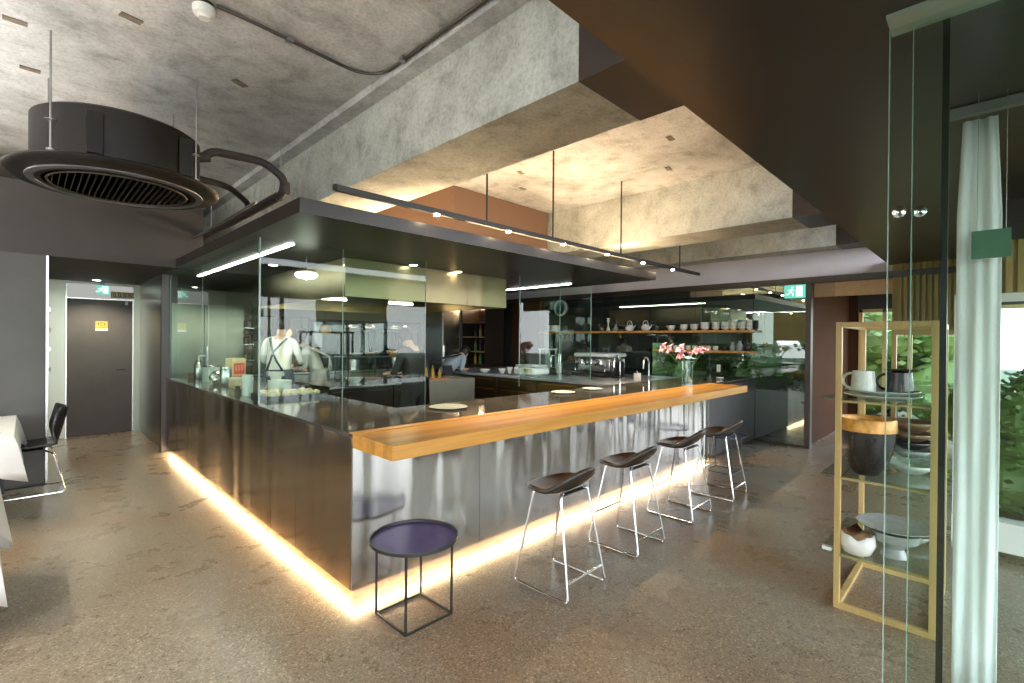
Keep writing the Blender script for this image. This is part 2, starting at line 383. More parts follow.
# far wall x = 8.1: pale band, track, mirror-dark glass
struct('wall_far_right', 'plaster', (8.12, 8.34, 0.93, 10.2, 2.50, 2.87))
struct('trim_5', 'dark_metal', (8.02, 8.2, 0.1, 10.2, 2.42, 2.50))
y_seams = [1.93, 2.67, 3.61, 4.46, 5.44, 6.58, 7.1]
for i in range(6):
    b = MB(); ya, yb = y_seams[i]+0.003, y_seams[i+1]-0.003
    if i < 3:
        b.box(8.10, 8.115, ya, yb, 0.02, 0.80); b.box(8.10, 8.115, ya, yb, 1.52, 2.42); b.mi = 1; b.box(8.10, 8.115, ya, yb, 0.80, 1.52)
    else: b.box(8.10, 8.115, ya, yb, 0.02, 2.42)
    b.build('window_%d' % (i+1), ['dark_mirror', 'strip_glass'], kind='structure')
struct('wall_behind_mirror_glass', 'black', (8.12, 8.2, 4.46, 10.2, 0, 2.42), (8.12, 8.2, 1.93, 4.46, 0, 0.80), (8.12, 8.2, 1.93, 4.46, 1.52, 2.42))
struct('trim_6', 'dark_metal', (8.04, 8.16, 1.86, 1.93, 0.0, 2.42))
struct('wall_pantry', 'brown_wall', (8.02, 8.12, 7.1, 7.95, 0, 2.42))
# kitchen rear wall with window
struct('wall_rear', 'kitchen_wall', (1.34, 4.1, 10.0, 10.2, 0, 2.87), (6.9, 8.3, 10.0, 10.2, 0, 2.87), (4.1, 6.9, 10.0, 10.2, 0, 0.9), (4.1, 6.9, 10.0, 10.2, 1.95, 2.87))
struct('wall_rear_upper', 'slab', (-4.2, 8.3, 10.2, 10.3, 0, ZS))
# left: bulkhead and veneer panel
struct('wall_bulkhead', 'bulkhead', (-4.2, 1.575, 7.05, 7.2, 2.394, 3.14))
struct('wall_left', 'panel', (-4.2, -0.95, 7.05, 7.2, 0, 2.394), (-0.945, -0.40, 7.05, 7.2, 0, 2.394), (-0.395, 0.15, 7.05, 7.2, 0, 2.394))
struct('trim_7', 'steel', (0.153, 0.172, 7.03, 7.25, 0, 2.394))
struct('ceiling_corridor', 'bulkhead', (0.10, 1.33, 7.2, 10.05, 2.40, 2.48))
struct('wall_corridor_left', 'fridge', (0.12, 0.15, 7.25, 10.05, 0, 2.40))
struct('wall_corridor_end', 'fridge', (0.15, 0.43, 10.0, 10.05, 0, 2.40), (1.25, 1.34, 10.0, 10.05, 0, 2.40), (0.43, 1.25, 10.0, 10.05, 2.36, 2.40))
struct('wall_corridor_right', 'fridge', (1.335, 1.365, 8.0, 10.0, 0, 2.40))
# -x side wall: slats above, long low windows below; window wall behind the camera
def slat_wall(name, axis, fixed, a, b, z0, z1, pitch=0.09):
    mb = MB(); n = int((b-a)/pitch)
    if axis == 'y': mb.box(fixed-0.03, fixed+0.0, a, b, z0, z1)
    else: mb.box(a, b, fixed-0.03, fixed, z0, z1)
    for k in range(n):
        t = a+k*pitch
        if axis == 'y': mb.box(fixed-0.06, fixed-0.03, t+0.012, t+pitch-0.012, z0, z1)
        else: mb.box(t+0.012, t+pitch-0.012, fixed, fixed+0.03, z0, z1)
    return mb.build(name, 'slats', kind='structure')
struct('wall_dining_side', 'bulkhead', (-4.3, -4.0, -3.2, 10.3, 3.35, ZS), (-4.3, -4.0, -3.2, 10.3, -0.1, 0.05), (-4.3, -4.0, 6.9, 10.3, 0.05, 3.35), (-4.3, -4.0, -1.3, 1.3, 0.05, 3.35))
slat_wall('wall_slatted_dining', 'y', -3.98, 4.6, 6.9, 1.60, 3.35, 0.09)
struct('wall_behind', 'bulkhead', (-4.3, 8.3, -3.3, -3.0, 2.5, 2.7))
fr = MB()
for k in range(5):
    y = -3.0+k*2.45; fr.box(-4.06, -3.98, y-0.04, y+0.04, 0.05, 3.35)
fr.box(-4.06, -3.98, -3.0, 6.9, 0.05, 0.11); fr.box(-4.06, -3.98, -3.0, 6.9, 3.29, 3.35)
fr.build('window_8', 'dark_metal', kind='structure')
fr = MB()
for k in range(7):
    x = -4.0+k*2.05; fr.box(x-0.04, x+0.04, -3.06, -2.98, 0.0, 2.5)
fr.build('window_9', 'dark_metal', kind='structure')

# room beyond the dark glass wall
struct('wall_beyond', 'brown_wall', (11.05, 11.2, 1.78, 1.93, 0, 2.6))
struct('wall_beyond_side', 'brown_wall', (8.2, 11.2, 1.93, 1.98, 0, 2.6))
struct('ceiling_beyond', 'soffit', (8.3, 11.3, -0.6, 1.98, 2.59, 2.66))
struct('trim_8', 'ply', (8.20, 8.26, 0.93, 1.86, 2.22, 2.42))
struct('wall_beyond_head', 'bulkhead', (11.05, 11.2, -0.6, 1.78, 2.18, 2.6))
fr = MB()
for y in (1.74, 1.38, 1.02, 0.62, 0.1, -0.5): fr.box(11.04, 11.14, y-0.03, y+0.03, 0, 2.18)
fr.box(11.04, 11.14, -0.6, 1.78, 2.12, 2.18); fr.box(11.04, 11.14, -0.6, 1.78, 0.0, 0.08)
fr.build('window_10', 'pale_wood', kind='structure')
# slatted walls with the low windows below, right
slat_wall('wall_slatted', 'y', 8.10, 0.10, 0.93, 1.72, 2.59, 0.06)
struct('trim_9', 'pale_wood', (8.05, 8.12, 0.10, 0.93, 1.66, 1.72), (8.05, 8.12, 0.88, 0.93, 0, 1.66), (8.05, 8.12, 0.10, 0.15, 0, 1.66), (8.05, 8.12, 0.40, 0.44, 0, 1.66))
slat_wall('wall_slatted_near', 'y', 5.05, -3.0, 0.18, 1.92, 2.30, 0.06)
struct('wall_near_head', 'soffit', (4.98, 5.1, -3.0, 0.18, 2.30, 2.59))
struct('window_11', 'white', (5.0, 5.06, -3.0, 0.20, 1.86, 1.92), (5.0, 5.06, 0.16, 0.20, 0.0, 1.86), (4.93, 5.08, -3.0, 0.20, 0.06, 0.27), (5.0, 5.06, -1.45, -1.39, 0.27, 1.86))
struct('window_12', 'window_glass', (5.02, 5.03, -3.0, 0.16, 0.27, 1.86))
struct('ground', 'grass', (-40, -4.3, -40, 45, -0.3, -0.1), (11.3, 45, -40, 45, -0.3, -0.1), (-4.3, 11.3, 10.3, 45, -0.3, -0.1), (-4.3, 11.3, -40, -3.3, -0.3, -0.1))
# floor joint
# ================================================================== RIGHT GLASS PARTITION
gp = thing('glass_partition', 'tall frameless green glass doors in overlapping panes at right foreground', 'glass door', (2.0, 0.1, 0))
b = MB(gp.location); b.box(1.995, 2.007, -0.9, 0.243, 0.005, 2.577); b.build('glass_pane', 'door_glass', gp)
b = MB(gp.location); b.box(2.03, 2.042, -0.9, 0.186, 0.005, 2.577); b.build('glass_pane', 'door_glass', gp)
b = MB(gp.location); b.box(1.995, 2.007, 0.243, 0.2455, 0.005, 2.577); b.build('glass_edge', 'glass_edge', gp)
b = MB(gp.location); b.box(2.03, 2.042, 0.186, 0.1885, 0.005, 2.577); b.build('glass_edge', 'glass_edge', gp)
b = MB(gp.location); b.box(1.92, 2.05, -0.9, 0.245, 2.578, 2.5895); b.build('header_rail', 'header', gp)
b = MB(gp.location); b.box(2.055, 2.085, 0.100, 0.117, 0.0, 2.59); b.build('door_post', 'black', gp)
for (yy, xx) in ((0.215, 1.994), (0.166, 2.029)):
    b = MB(gp.location); b.lathe([(0.018, 0), (0.018, 0.008), (0.006, 0.012)], (xx, yy, 1.975), 20, rot=Matrix.Rotation(-PI/2, 3, 'Y')); b.build('glass_fitting', 'chrome', gp, True)
# curtain
ct = thing('curtain', 'white gathered curtain hanging floor length behind glass doors', 'curtain', (2.9, 0.04, 0))
b = MB(ct.location); nx = 60; nz = 12; vv = []
for j in range(nz+1):
    z = 0.02+2.5*j/nz; row = []
    wd_ = 0.070*(1.0-0.22*max(0, (z-2.1)/0.4))
    for i in range(nx+1):
        t = i/nx; y = 0.040+(t-0.5)*2*wd_; x = 2.9+0.006*math.sin(t*PI*6+0.4*math.sin(z*1.3))+0.006*math.sin(z*4+t*9)
        row.append(b.bm.verts.new(Vector((x, y, z))-b.o))
    vv.append(row)
for j in range(nz):
    for i in range(nx): b._face([vv[j][i], vv[j][i+1], vv[j+1][i+1], vv[j+1][i]])
cur = b.build('drape', 'sheer', ct, 'all')
sm = cur.modifiers.new('thickness', 'SOLIDIFY'); sm.thickness = 0.003
b = MB(ct.location); b.box(2.88, 2.92, -0.8, 0.155, 2.545, 2.585); b.build('curtain_rail', 'galv', ct)
hs = thing('green_board', 'plain green rectangular board seen through the curtain glass', 'sign', (2.8, 0.03, 1.95))  # flat green board on thin wires behind the glass doors
b = MB(hs.location); b.box(2.79, 2.81, -0.055, 0.062, 1.905, 2.02); b.build('board_panel', 'board_green', hs)
for y in (-0.04, 0.045):
    b = MB(hs.location); b.tube([(2.80, y, 2.02), (2.80, y, 2.59)], 0.0015, 5); b.build('wire', 'galv', hs)


# ================================================================== BAR / COUNTER
X0, Y0 = 1.343, 2.63
ZT = 0.9935
bar = thing('bar_counter', 'long L-shaped stainless clad bar counter with dark polished stone top', 'counter', (X0, Y0, 0))
BO = bar.location
seams = [X0, 2.33, 3.69, 4.80, 6.36]
for i in range(4):
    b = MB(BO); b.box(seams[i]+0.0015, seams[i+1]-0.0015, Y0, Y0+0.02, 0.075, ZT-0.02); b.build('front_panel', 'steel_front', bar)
for a_, c_ in ((6.36, 7.40), (7.40, 8.09)):
    b = MB(BO); b.box(a_+0.0015, c_-0.0015, Y0, Y0+0.02, 0.02, ZT-0.04); b.build('end_panel', 'dark_grey_cab', bar)
ys = [Y0+0.02, 3.46, 3.95, 4.42, 6.19, 7.90]
for i in range(5):
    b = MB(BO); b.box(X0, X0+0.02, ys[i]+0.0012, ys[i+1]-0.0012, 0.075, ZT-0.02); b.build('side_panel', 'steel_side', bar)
b = MB(BO); b.box(X0+0.035, 6.34, Y0+0.035, Y0+0.06, 0, 0.075); b.box(X0+0.035, X0+0.06, Y0+0.06, 7.88, 0, 0.075); b.build('plinth', 'steel', bar)
b = MB(BO); b.box(X0+0.02, 8.06, Y0+0.06, 3.36, 0.076, ZT-0.041); b.box(X0+0.06, 2.06, 3.36, 7.88, 0.076, ZT-0.021); b.build('carcass', 'dark_cab', bar)
b = MB(BO); b.poly_prism([(X0-0.002, Y0-0.002), (8.09, Y0-0.002), (8.09, 3.4), (2.106, 3.4), (2.106, 7.9), (X0-0.002, 7.9)], 'z', ZT-0.02, ZT); b.build('worktop', 'stone', bar)
b = MB(BO); b.box(X0+0.02, 6.3, Y0+0.022, Y0+0.034, 0.0695, 0.0745); b.box(X0+0.022, X0+0.034, Y0+0.04, 7.8, 0.0695, 0.0745); b.build('led_strip', 'led', bar)
wt = MB((X0, 2.195, 0.9146)); wt.box(X0, 6.475, 2.195, 2.66, 0.9135, 0.9745)
wt.box(X0, 6.475, 2.195, 2.66, 0.9745, ZT+0.006)
bm_ = wt
o = MB((X0, 2.195, 0.9146)).box(X0-0.002, 6.475, 2.195, 2.628, 0.9135, ZT, 0.003).box(X0-0.002, 6.475, 2.60, 2.675, ZT-0.0195+0.020, ZT+0.006, 0.002)
wt.bm.free()
tag(o.build('wooden_bar_top', 'bar_wood'), 'thick honey coloured block wood bar top above the bar stools', 'bar top')

# ================================================================== KITCHEN CANOPY
cn = thing('kitchen_canopy', 'dark flat canopy slab over the open kitchen with white light line', 'canopy', (1.29, 3.29, 2.394))
CO = cn.location
b = MB(CO); b.box(1.29, 6.127, 3.29, 9.95, 2.394, 2.495); b.build('slab_panel', 'canopy', cn)
b = MB(CO); b.box(1.66, 1.70, 4.45, 7.75, 2.386, 2.394); b.build('light_line', 'led_white', cn)
b = MB(CO); b.box(5.70, 5.74, 4.45, 6.6, 2.386, 2.394); b.build('light_line', 'led_white', cn)
b = MB(CO); b.box(3.0, 6.0, 3.55, 3.60, 2.497, 2.515); b.box(2.75, 2.8, 3.6, 8.5, 2.497, 2.515); b.build('uplight_strip', 'cove', cn)
for i, (x, y, lb) in enumerate(((2.60, 6.51, 'white recessed downlight nearest the oval ceiling lamp'), (2.01, 5.88, 'small recessed downlight beside the white light line'), (3.78, 4.70, 'recessed downlight in front of the steel extractor hood'), (3.1, 4.66, 'recessed downlight seen through the upper front glass screen'))):
    d = thing('recessed_downlight', lb, 'ceiling light', (x, y, 2.385), 'downlights in the canopy')
    b = MB(d.location); b.lathe([(0.055, 0), (0.055, 0.009), (0.045, 0.009), (0.045, 0), (0.055, 0)], (x, y, 2.385), 24); b.build('trim_ring', 'white', d)
    b = MB(d.location); b.lathe([(0.044, 0.002), (0.044, 0.006)], (x, y, 2.385), 24); b.build('lamp_face', 'lamp_warm' if i == 2 else 'led_white', d)
    L('downlight_beam', 'SPOT', (x, y, 2.37), 7 if i > 1 else 28, (1, 0.88, 0.7), d, spot_size=2.2, spot_blend=0.6, shadow_soft_size=0.04)
b = MB((3.8, 4.83, 2.497)); b.box(3.8, 5.62, 4.83, 8.4, 2.497, 3.495)
tag(b.build('duct_casing', 'brown_box'), 'brown boxed duct casing standing on the kitchen canopy', 'duct casing')
d = thing('oval_ceiling_lamp', 'white oval glass lamp under the canopy beside the hood', 'ceiling lamp', (2.0, 4.92, 2.17))
b = MB(d.location); b.lathe([(0.0, -0.035), (0.010, -0.03), (0.03, -0.02), (0.085, -0.012), (0.112, 0.015), (0.10, 0.04), (0.03, 0.055), (0.0, 0.055)], (2.0, 4.92, 2.17), 28); b.build('glass_shade', emit('lamp_globe', (1, 0.97, 0.85), 1.6), d, True)
b = MB(d.location); b.tube([(2.0, 4.92, 2.2255), (2.0, 4.92, 2.393)], 0.006, 8); b.build('stem', 'canopy', d)

# glass screens round the kitchen
def screen(lb, boxes, edges, loc):
    g = thing('glass_screen', lb, 'glass screen', loc)
    for bx in boxes:
        b = MB(g.location); b.box(*bx); b.build('glass_pane', 'glass', g)
    for bx in edges:
        b = MB(g.location); b.box(*bx); b.build('glass_edge', 'glass_edge', g)
    return g
screen('long green glass screen standing on the left side counter', [(1.378, 1.388, 4.362, 6.18, ZT, 2.392), (1.378, 1.388, 6.19, 7.86, ZT, 2.392)], [(1.378, 1.380, 6.182, 6.188, ZT, 2.392), (1.378, 1.382, 7.862, 7.9, ZT, 2.392)], (1.383, 4.4, ZT))
g = thing('glass_screen', 'front green glass screen of the kitchen between its corner and the rack', 'glass screen', (1.383, 4.355, ZT))
for bx in ((1.39, 2.11, 4.35, 4.36, ZT, 2.392), (2.125, 3.055, 4.35, 4.36, 0.72, 2.392)):
    b = MB(g.location); b.box(*bx); b.build('glass_pane', 'glass', g)
for bx in ((1.376, 1.389, 4.348, 4.361, ZT, 2.392), (3.055, 3.058, 4.35, 4.36, 0.72, 2.392), (2.113, 2.117, 4.35, 4.36, ZT, 2.392)):
    b = MB(g.location); b.box(*bx); b.build('glass_edge', 'glass_edge', g)
g = thing('glass_screen', 'right hand green glass screen under the canopy before the coffee machine', 'glass screen', (4.5, 4.355, 0.72))
for bx in ((4.53, 5.35, 4.35, 4.36, 0.95, 2.392), (5.36, 6.10, 4.35, 4.36, 0.95, 2.392)):
    b = MB(g.location); b.box(*bx); b.build('glass_pane', 'glass', g)
for bx in ((4.524, 4.53, 4.35, 4.36, 0.95, 2.392), (5.351, 5.358, 4.35, 4.36, 0.95, 2.392), (6.10, 6.108, 4.35, 4.36, 0.95, 2.392)):
    b = MB(g.location); b.box(*bx); b.build('glass_edge', 'glass_edge', g)
struct('trim_10', 'dark_metal', (1.29, 1.40, 7.9, 8.0, 0, 2.394))
struct('trim_11', 'steel', (1.30, 1.335, 7.905, 8.0, 0, 2.39))

# hood
hd = thing('extractor_hood', 'large brushed steel extractor hood under the kitchen canopy', 'extractor hood', (3.5, 6.2, 2.0))
HO = hd.location
b = MB(HO)
for bx in ((2.33, 3.98, 4.75, 4.77, 1.99, 2.39), (3.985, 4.67, 4.75, 4.77, 1.99, 2.39), (2.33, 2.35, 4.77, 7.6, 1.99, 2.39), (4.65, 4.67, 4.77, 7.6, 1.99, 2.39), (2.33, 4.67, 7.6, 7.62, 1.99, 2.39)): b.box(*bx)
b.build('skirt', 'hood', hd)
b = MB(HO); b.box(2.35, 4.65, 4.77, 7.6, 2.10, 2.12); b.build('filter_panel', 'steel', hd)
for (x, y) in ((4.1, 5.0), (3.2, 5.0), (4.1, 6.5), (3.0, 6.5), (2.6, 5.6)):
    b = MB(HO); b.box(x-0.2, x+0.2, y-0.03, y+0.03, 2.085, 2.10); b.build('hood_light', 'hood_lamp', hd)

# ================================================================== LINEAR LIGHT RAIL
rl = thing('linear_light_rail', 'long dark twin bar light rail with small warm spots above bar', 'light rail', (4.5, 3.2, 2.57))
RO = rl.location
b = MB(RO); b.box(1.49, 7.34, 3.20, 3.235, 2.570, 2.611); b.box(1.49, 7.08, 3.162, 3.198, 2.556, 2.597); b.build('housing', 'black', rl)
for x in (2.91, 3.83, 5.12, 6.69):
    b = MB(RO); b.tube([(x, 3.218, 2.611), (x, 3.218, ZS)], 0.009, 8); b.build('suspension_rod', 'black', rl)
for k in range(7):
    x = 1.52+0.813*k
    if x < 2: continue
    b = MB(RO); b.lathe([(0.022, 0), (0.022, 0.012), (0.0, 0.012)], (x, 3.18, 2.546), 14); sp = b.build('spot_lens', 'lamp_warm', rl)
    L('rail_spot_beam', 'SPOT', (x, 3.16, 2.53), 40, (1, 0.78, 0.5), rl, spot_size=1.5, spot_blend=0.7, shadow_soft_size=0.02)

M['added_rail_glow'] = emit('added_rail_uplight', (1.0, 0.96, 0.90), 42.0)  # glow for two extra rails, added out of view to brighten the room
for xr, lb_ in ((-0.95, 'added unseen light rail brightening the dining side, window side of the aisle'), (-2.6, 'added unseen light rail brightening the dining side nearest the side windows')):
    r2 = thing('linear_light_rail', lb_, 'light rail', (xr, 3.6, 2.57)); O2 = r2.location
    b = MB(O2); b.box(xr-0.03, xr+0.03, 1.3, 6.5, 2.57, 2.611); b.build('housing', 'dark_metal', r2)
    b = MB(O2); b.box(xr-0.02, xr+0.02, 1.35, 6.45, 2.6115, 2.616); b.build('uplight_strip', 'added_rail_glow', r2)
    for y in (2.0, 5.8):
        b = MB(O2); b.tube([(xr, y, 2.617), (xr, y, ZS)], 0.008, 8); b.build('suspension_rod', 'black', r2)
    for k in range(5):
        y = 1.8+k*1.05; b = MB(O2); b.lathe([(0.022, 0), (0.022, 0.012), (0.0, 0.012)], (xr, y, 2.555), 14); b.build('spot_lens', 'lamp_warm', r2)
        L('rail_spot_beam', 'SPOT', (xr, y, 2.54), 22, (1, 0.86, 0.68), r2, spot_size=2.0, spot_blend=0.8, shadow_soft_size=0.03)

# ================================================================== ROUND AC CASSETTE
ac = thing('ceiling_cassette', 'large round dark ceiling air conditioner hung on thin rods', 'air conditioner', (0.51, 4.69, 2.66))
AO = ac.location; c0 = (0.51, 4.69, 2.66)
b = MB(AO); b.lathe([(0.50, 0.08), (0.50, 0.42), (0.47, 0.44), (0.0, 0.44)], c0, 56); b.build('drum', 'duct', ac, True)
b = MB(AO); b.lathe([(0.44, 0.0), (0.60, 0.012), (0.63, 0.035), (0.635, 0.05), (0.62, 0.062), (0.50, 0.085), (0.46, 0.085), (0.44, 0.0)], c0, 72); b.build('flange', 'duct', ac, True)
b = MB(AO); b.lathe([(0.475, -0.004), (0.52, -0.001), (0.525, 0.012), (0.47, 0.010), (0.475, -0.004)], c0, 72); b.build('air_slot', 'slot', ac, True)
b = MB(AO); b.lathe([(0.0, 0.03), (0.445, 0.03)], c0, 56); b.build('inner_panel', 'duct', ac, True)
b = MB(AO)
for k in range(22):
    x = -0.38+k*0.0362; hh = math.sqrt(max(0, 0.405**2-x*x)); b.box(0.51+x-0.002, 0.51+x+0.002, 4.69-hh, 4.69+hh, 2.655, 2.680)
b.tube([(0.51+0.41*math.cos(2*PI*k/40), 4.69+0.41*math.sin(2*PI*k/40), 2.658) for k in range(40)], 0.008, 6, True)
b.build('grille', 'conduit', ac)
for (x, y) in ((0.11, 4.28), (0.91, 4.30), (0.91, 5.10), (0.12, 5.08)):
    b = MB(AO); b.tube([(x, y, 2.74), (x, y, ZS)], 0.006, 8); b.lathe([(0.022, 2.735), (0.022, 2.75)], (x, y, 0), 10); b.lathe([(0.03, 2.93), (0.03, 2.935)], (x, y, 0), 10); b.build('hanging_rod', 'galv', ac)
for (x0, x1, y0) in ((0.28, 0.36, 4.20), (0.80, 0.88, 4.27)):
    b = MB(AO); b.box(x0, x1, y0-0.0, y0+0.04, 2.76, 3.03); b.build('bracket_plate', 'duct', ac)

pp = thing('insulated_pipe', 'dark lagged pipe run looping from ceiling cassette along kitchen canopy', 'pipe', (1.64, 5.5, 2.88))
PO = pp.location
b = MB(PO)
def arc(pts, r=0.05, n=5):
    pts = [Vector(p) for p in pts]; out = [pts[0]]
    for i in range(1, len(pts)-1):
        a = (pts[i-1]-pts[i]); c = (pts[i+1]-pts[i]); ra = min(r, a.length*0.45, c.length*0.45)
        p0 = pts[i]+a.normalized()*ra; p2 = pts[i]+c.normalized()*ra
        for k in range(n+1):
            t = k/n; out.append(p0*(1-t)**2+pts[i]*2*t*(1-t)+p2*t*t)
    out.append(pts[-1]); return out
b.tube(arc([(1.60, 7.30, 2.83), (1.64, 4.58, 2.85), (1.655, 4.56, 2.99), (1.50, 4.62, 3.12), (1.10, 4.63, 3.105), (1.02, 4.63, 3.03), (0.94, 4.66, 3.03)], 0.09), 0.034, 12)
b.build('main_pipe', 'lagging', pp, True)
b = MB(PO); b.tube(arc([(1.03, 4.9, 2.93), (1.30, 4.95, 2.93), (1.60, 5.35, 2.90), (1.64, 5.75, 2.85)], 0.15), 0.028, 10); b.build('branch_pipe', 'lagging', pp, True)
b = MB(PO); b.tube([(1.62, 6.3, 2.84), (1.64, 4.66, 2.85)], 0.044, 12); b.build('thick_lagging', 'lagging', pp, True)
b = MB(PO); b.tube([(1.655, 4.56, 2.86), (1.655, 4.56, 2.96)], 0.044, 12); b.build('elbow_collar', 'lagging', pp, True); b = MB(PO); b.tube([(0.98, 4.63, 3.02), (1.07, 4.63, 3.045)], 0.04, 12); b.build('elbow_collar', 'lagging', pp, True)
for (x, y) in ((1.644, 4.634), (1.60, 6.79)):
    b = MB(PO); b.tube([(x, y, 2.88), (x, y, ZS)], 0.004, 6); b.tube([(x+0.035*math.cos(t), y, 2.86+0.035*math.sin(t)) for t in [i*PI/6 for i in range(12)]], 0.004, 5, True); b.build('hanger', 'galv', pp)
b = MB((1.55, 6.0, 2.80)); b.tube([(1.46, 7.05, 2.77), (1.46, 4.7, 2.77)], 0.012, 8)
tag(b.build('copper_conduit', 'galv'), 'thin pale conduit running beside the lagged pipe above the canopy', 'conduit')

# smoke detector and conduit
sd = thing('smoke_detector', 'white round smoke detector on the concrete ceiling', 'smoke detector', (0.73, 3.28, 3.44))
b = MB(sd.location); b.lathe([(0.0, -0.045), (0.03, -0.045), (0.034, -0.03), (0.055, -0.022), (0.06, 0.0), (0.06, 0.02)], (0.73, 3.28, 3.455), 28); b.build('detector_body', 'white', sd, True)
b = MB(sd.location); b.lathe([(0.05, 0.02), (0.05, 0.044)], (0.73, 3.28, 3.455), 20); b.build('back_box', 'dark_metal', sd)
cd = thing('ceiling_conduit', 'galvanised conduit bending along the concrete ceiling from the smoke detector', 'conduit', (1.7, 3.2, 3.47))
b = MB(cd.location); b.tube(arc([(0.78, 3.22, 3.48), (0.95, 3.22, 3.48), (1.84, 3.30, 3.48), (1.835, 2.0, 3.48), (1.83, 1.2, 3.48)], 0.28, 8), 0.011, 8); b.build('pipe', 'conduit', cd, True)
for (x, y) in ((1.2, 3.243), (1.835, 2.9), (1.833, 2.0)):
    b = MB(cd.location); b.box(x-0.02, x+0.02, y-0.02, y+0.02, 3.466, ZS); b.build('clip', 'galv', cd)
for i, (x, y, lb) in enumerate(((1.6, -0.9, 'added fill downlight in the brown soffit over the aisle, nearest the glass doors'), (3.4, -1.9, 'added fill downlight in the brown soffit beyond the glass doors'), (0.2, -0.5, 'added fill downlight in the brown soffit at the left of the aisle'), (-1.6, -0.5, 'added fill downlight in the brown soffit farthest left'))):
    d = thing('recessed_downlight', lb, 'ceiling light', (x, y, 2.582), 'added fill downlights in the brown soffit')  # extra soffit lamps, added to lift the light on floor and bar
    b = MB(d.location); b.lathe([(0.055, 0), (0.055, 0.0075), (0.045, 0.0075), (0.045, 0), (0.055, 0)], (x, y, 2.582), 24); b.build('trim_ring', 'dark_metal', d)
    b = MB(d.location); b.lathe([(0.044, 0.002), (0.044, 0.006)], (x, y, 2.582), 24); b.build('lamp_face', 'lamp_warm', d)
    L('downlight_beam', 'SPOT', (x, y, 2.57), 16, (1, 0.88, 0.72), d, spot_size=2.3, spot_blend=0.7, shadow_soft_size=0.04)
# cast-in recesses in the slab
for i, (x, y, rz) in enumerate(((0.16, 3.62, 0.1), (0.45, 3.75, 0.2), (-0.05, 4.3, 0), (1.15, 4.1, 0.5), (0.02, 5.0, 0), (3.6, 3.1, 0.1), (4.05, 3.9, 0.3), (4.5, 4.3, 0.1), (4.35, 2.2, 0.1), (5.1, 2.6, 0.2))):
    b = MB((x, y, ZS-0.004)); b.box(x-0.055, x+0.055, y-0.026, y+0.026, ZS-0.008, ZS-0.0005); o = b.build('ceiling_mark_%d' % i, 'mark', kind='structure')
    o.rotation_euler[2] = rz
    o.name = 'trim_%d' % (20+i)
# ================================================================== BAR STOOLS
def stool(lb):
    t = thing('bar_stool', lb, 'bar stool', (0, 0, 0), 'bar stools along the wooden bar top')
    b = MB(); na, nr = 40, 12
    def zp(r, a):
        q = max(0.0, -math.sin(a)); u = max(0.0, (r*q-0.30)/0.70)
        fr_ = max(0.0, math.sin(a))*r
        return 0.628+0.026*r**3+0.125*u**1.15-0.030*fr_**3
    rings = []; cc = b.bm.verts.new((0, 0, zp(0, 0)))
    for j in range(1, nr+1):
        r = j/nr; rings.append([])
        for k in range(na):
            a = 2*PI*k/na; ex = 1-0.10*abs(math.sin(2*a)) if False else 1
            y = 0.198*r*math.sin(a)+0.005; x = 0.222*r*math.cos(a)*ex
            lean = max(0.0, (-math.sin(a)*r-0.6)/0.4); y -= 0.012*lean
            rings[-1].append(b.bm.verts.new((x, y, zp(r, a))))
    for k in range(na): b._face([cc, rings[0][k], rings[0][(k+1) % na]])
    for j in range(nr-1):
        for k in range(na): b._face([rings[j][k], rings[j+1][k], rings[j+1][(k+1) % na], rings[j][(k+1) % na]])
    ss = b.build('seat_shell', ['brown_leather', 'black_leather'], t, 'all'); sm_ = ss.modifiers.new('thickness', 'SOLIDIFY'); sm_.thickness = 0.032; sm_.offset = 1.0 if False else -1.0; sm_.material_offset = 1; sm_.material_offset_rim = 1
    sb_ = ss.modifiers.new('round', 'SUBSURF'); sb_.levels = 1; sb_.render_levels = 1
    r = 0.0075
    for sx_ in (-1, 1):
        b = MB(); b.tube(arc([(sx_*0.10, 0.09, 0.606), (sx_*0.138, 0.10, 0.600), (sx_*0.195, 0.215, 0.0075), (sx_*0.195, -0.215, 0.0075), (sx_*0.138, -0.11, 0.603), (sx_*0.10, -0.10, 0.606)], 0.025, 4), r, 10); b.build('sled_leg', 'chrome', t, True)
    b = MB(); b.tube([(-0.173, 0.173, 0.23), (0.173, 0.173, 0.23)], r*0.85, 8); b.build('foot_rest', 'chrome', t, True)
    b = MB(); b.tube([(-0.183, -0.195, 0.11), (0.183, -0.195, 0.11)], r*0.85, 8); b.build('cross_bar', 'chrome', t, True)
    b = MB(); b.box(-0.11, 0.11, 0.075, 0.105, 0.598, 0.606); b.build('under_frame', 'black', t); b = MB(); b.box(-0.11, 0.11, -0.115, -0.085, 0.598, 0.606); b.build('under_frame', 'black', t)
    return t
st = stool('dark leather bar stool with chrome sled legs nearest the camera')
st.location = (2.425, 1.955, 0); st.rotation_euler[2] = 0.02
for (x, y, rz, lb) in ((3.27, 1.98, 0.0, 'second bar stool from the round purple table'), (4.20, 2.00, 0.0, 'third bar stool from the purple table, under the bar middle'), (5.02, 1.97, 0.03, 'bar stool farthest from the camera beside the bar end')):
    dup(st, (x, y, 0), lb, rz)

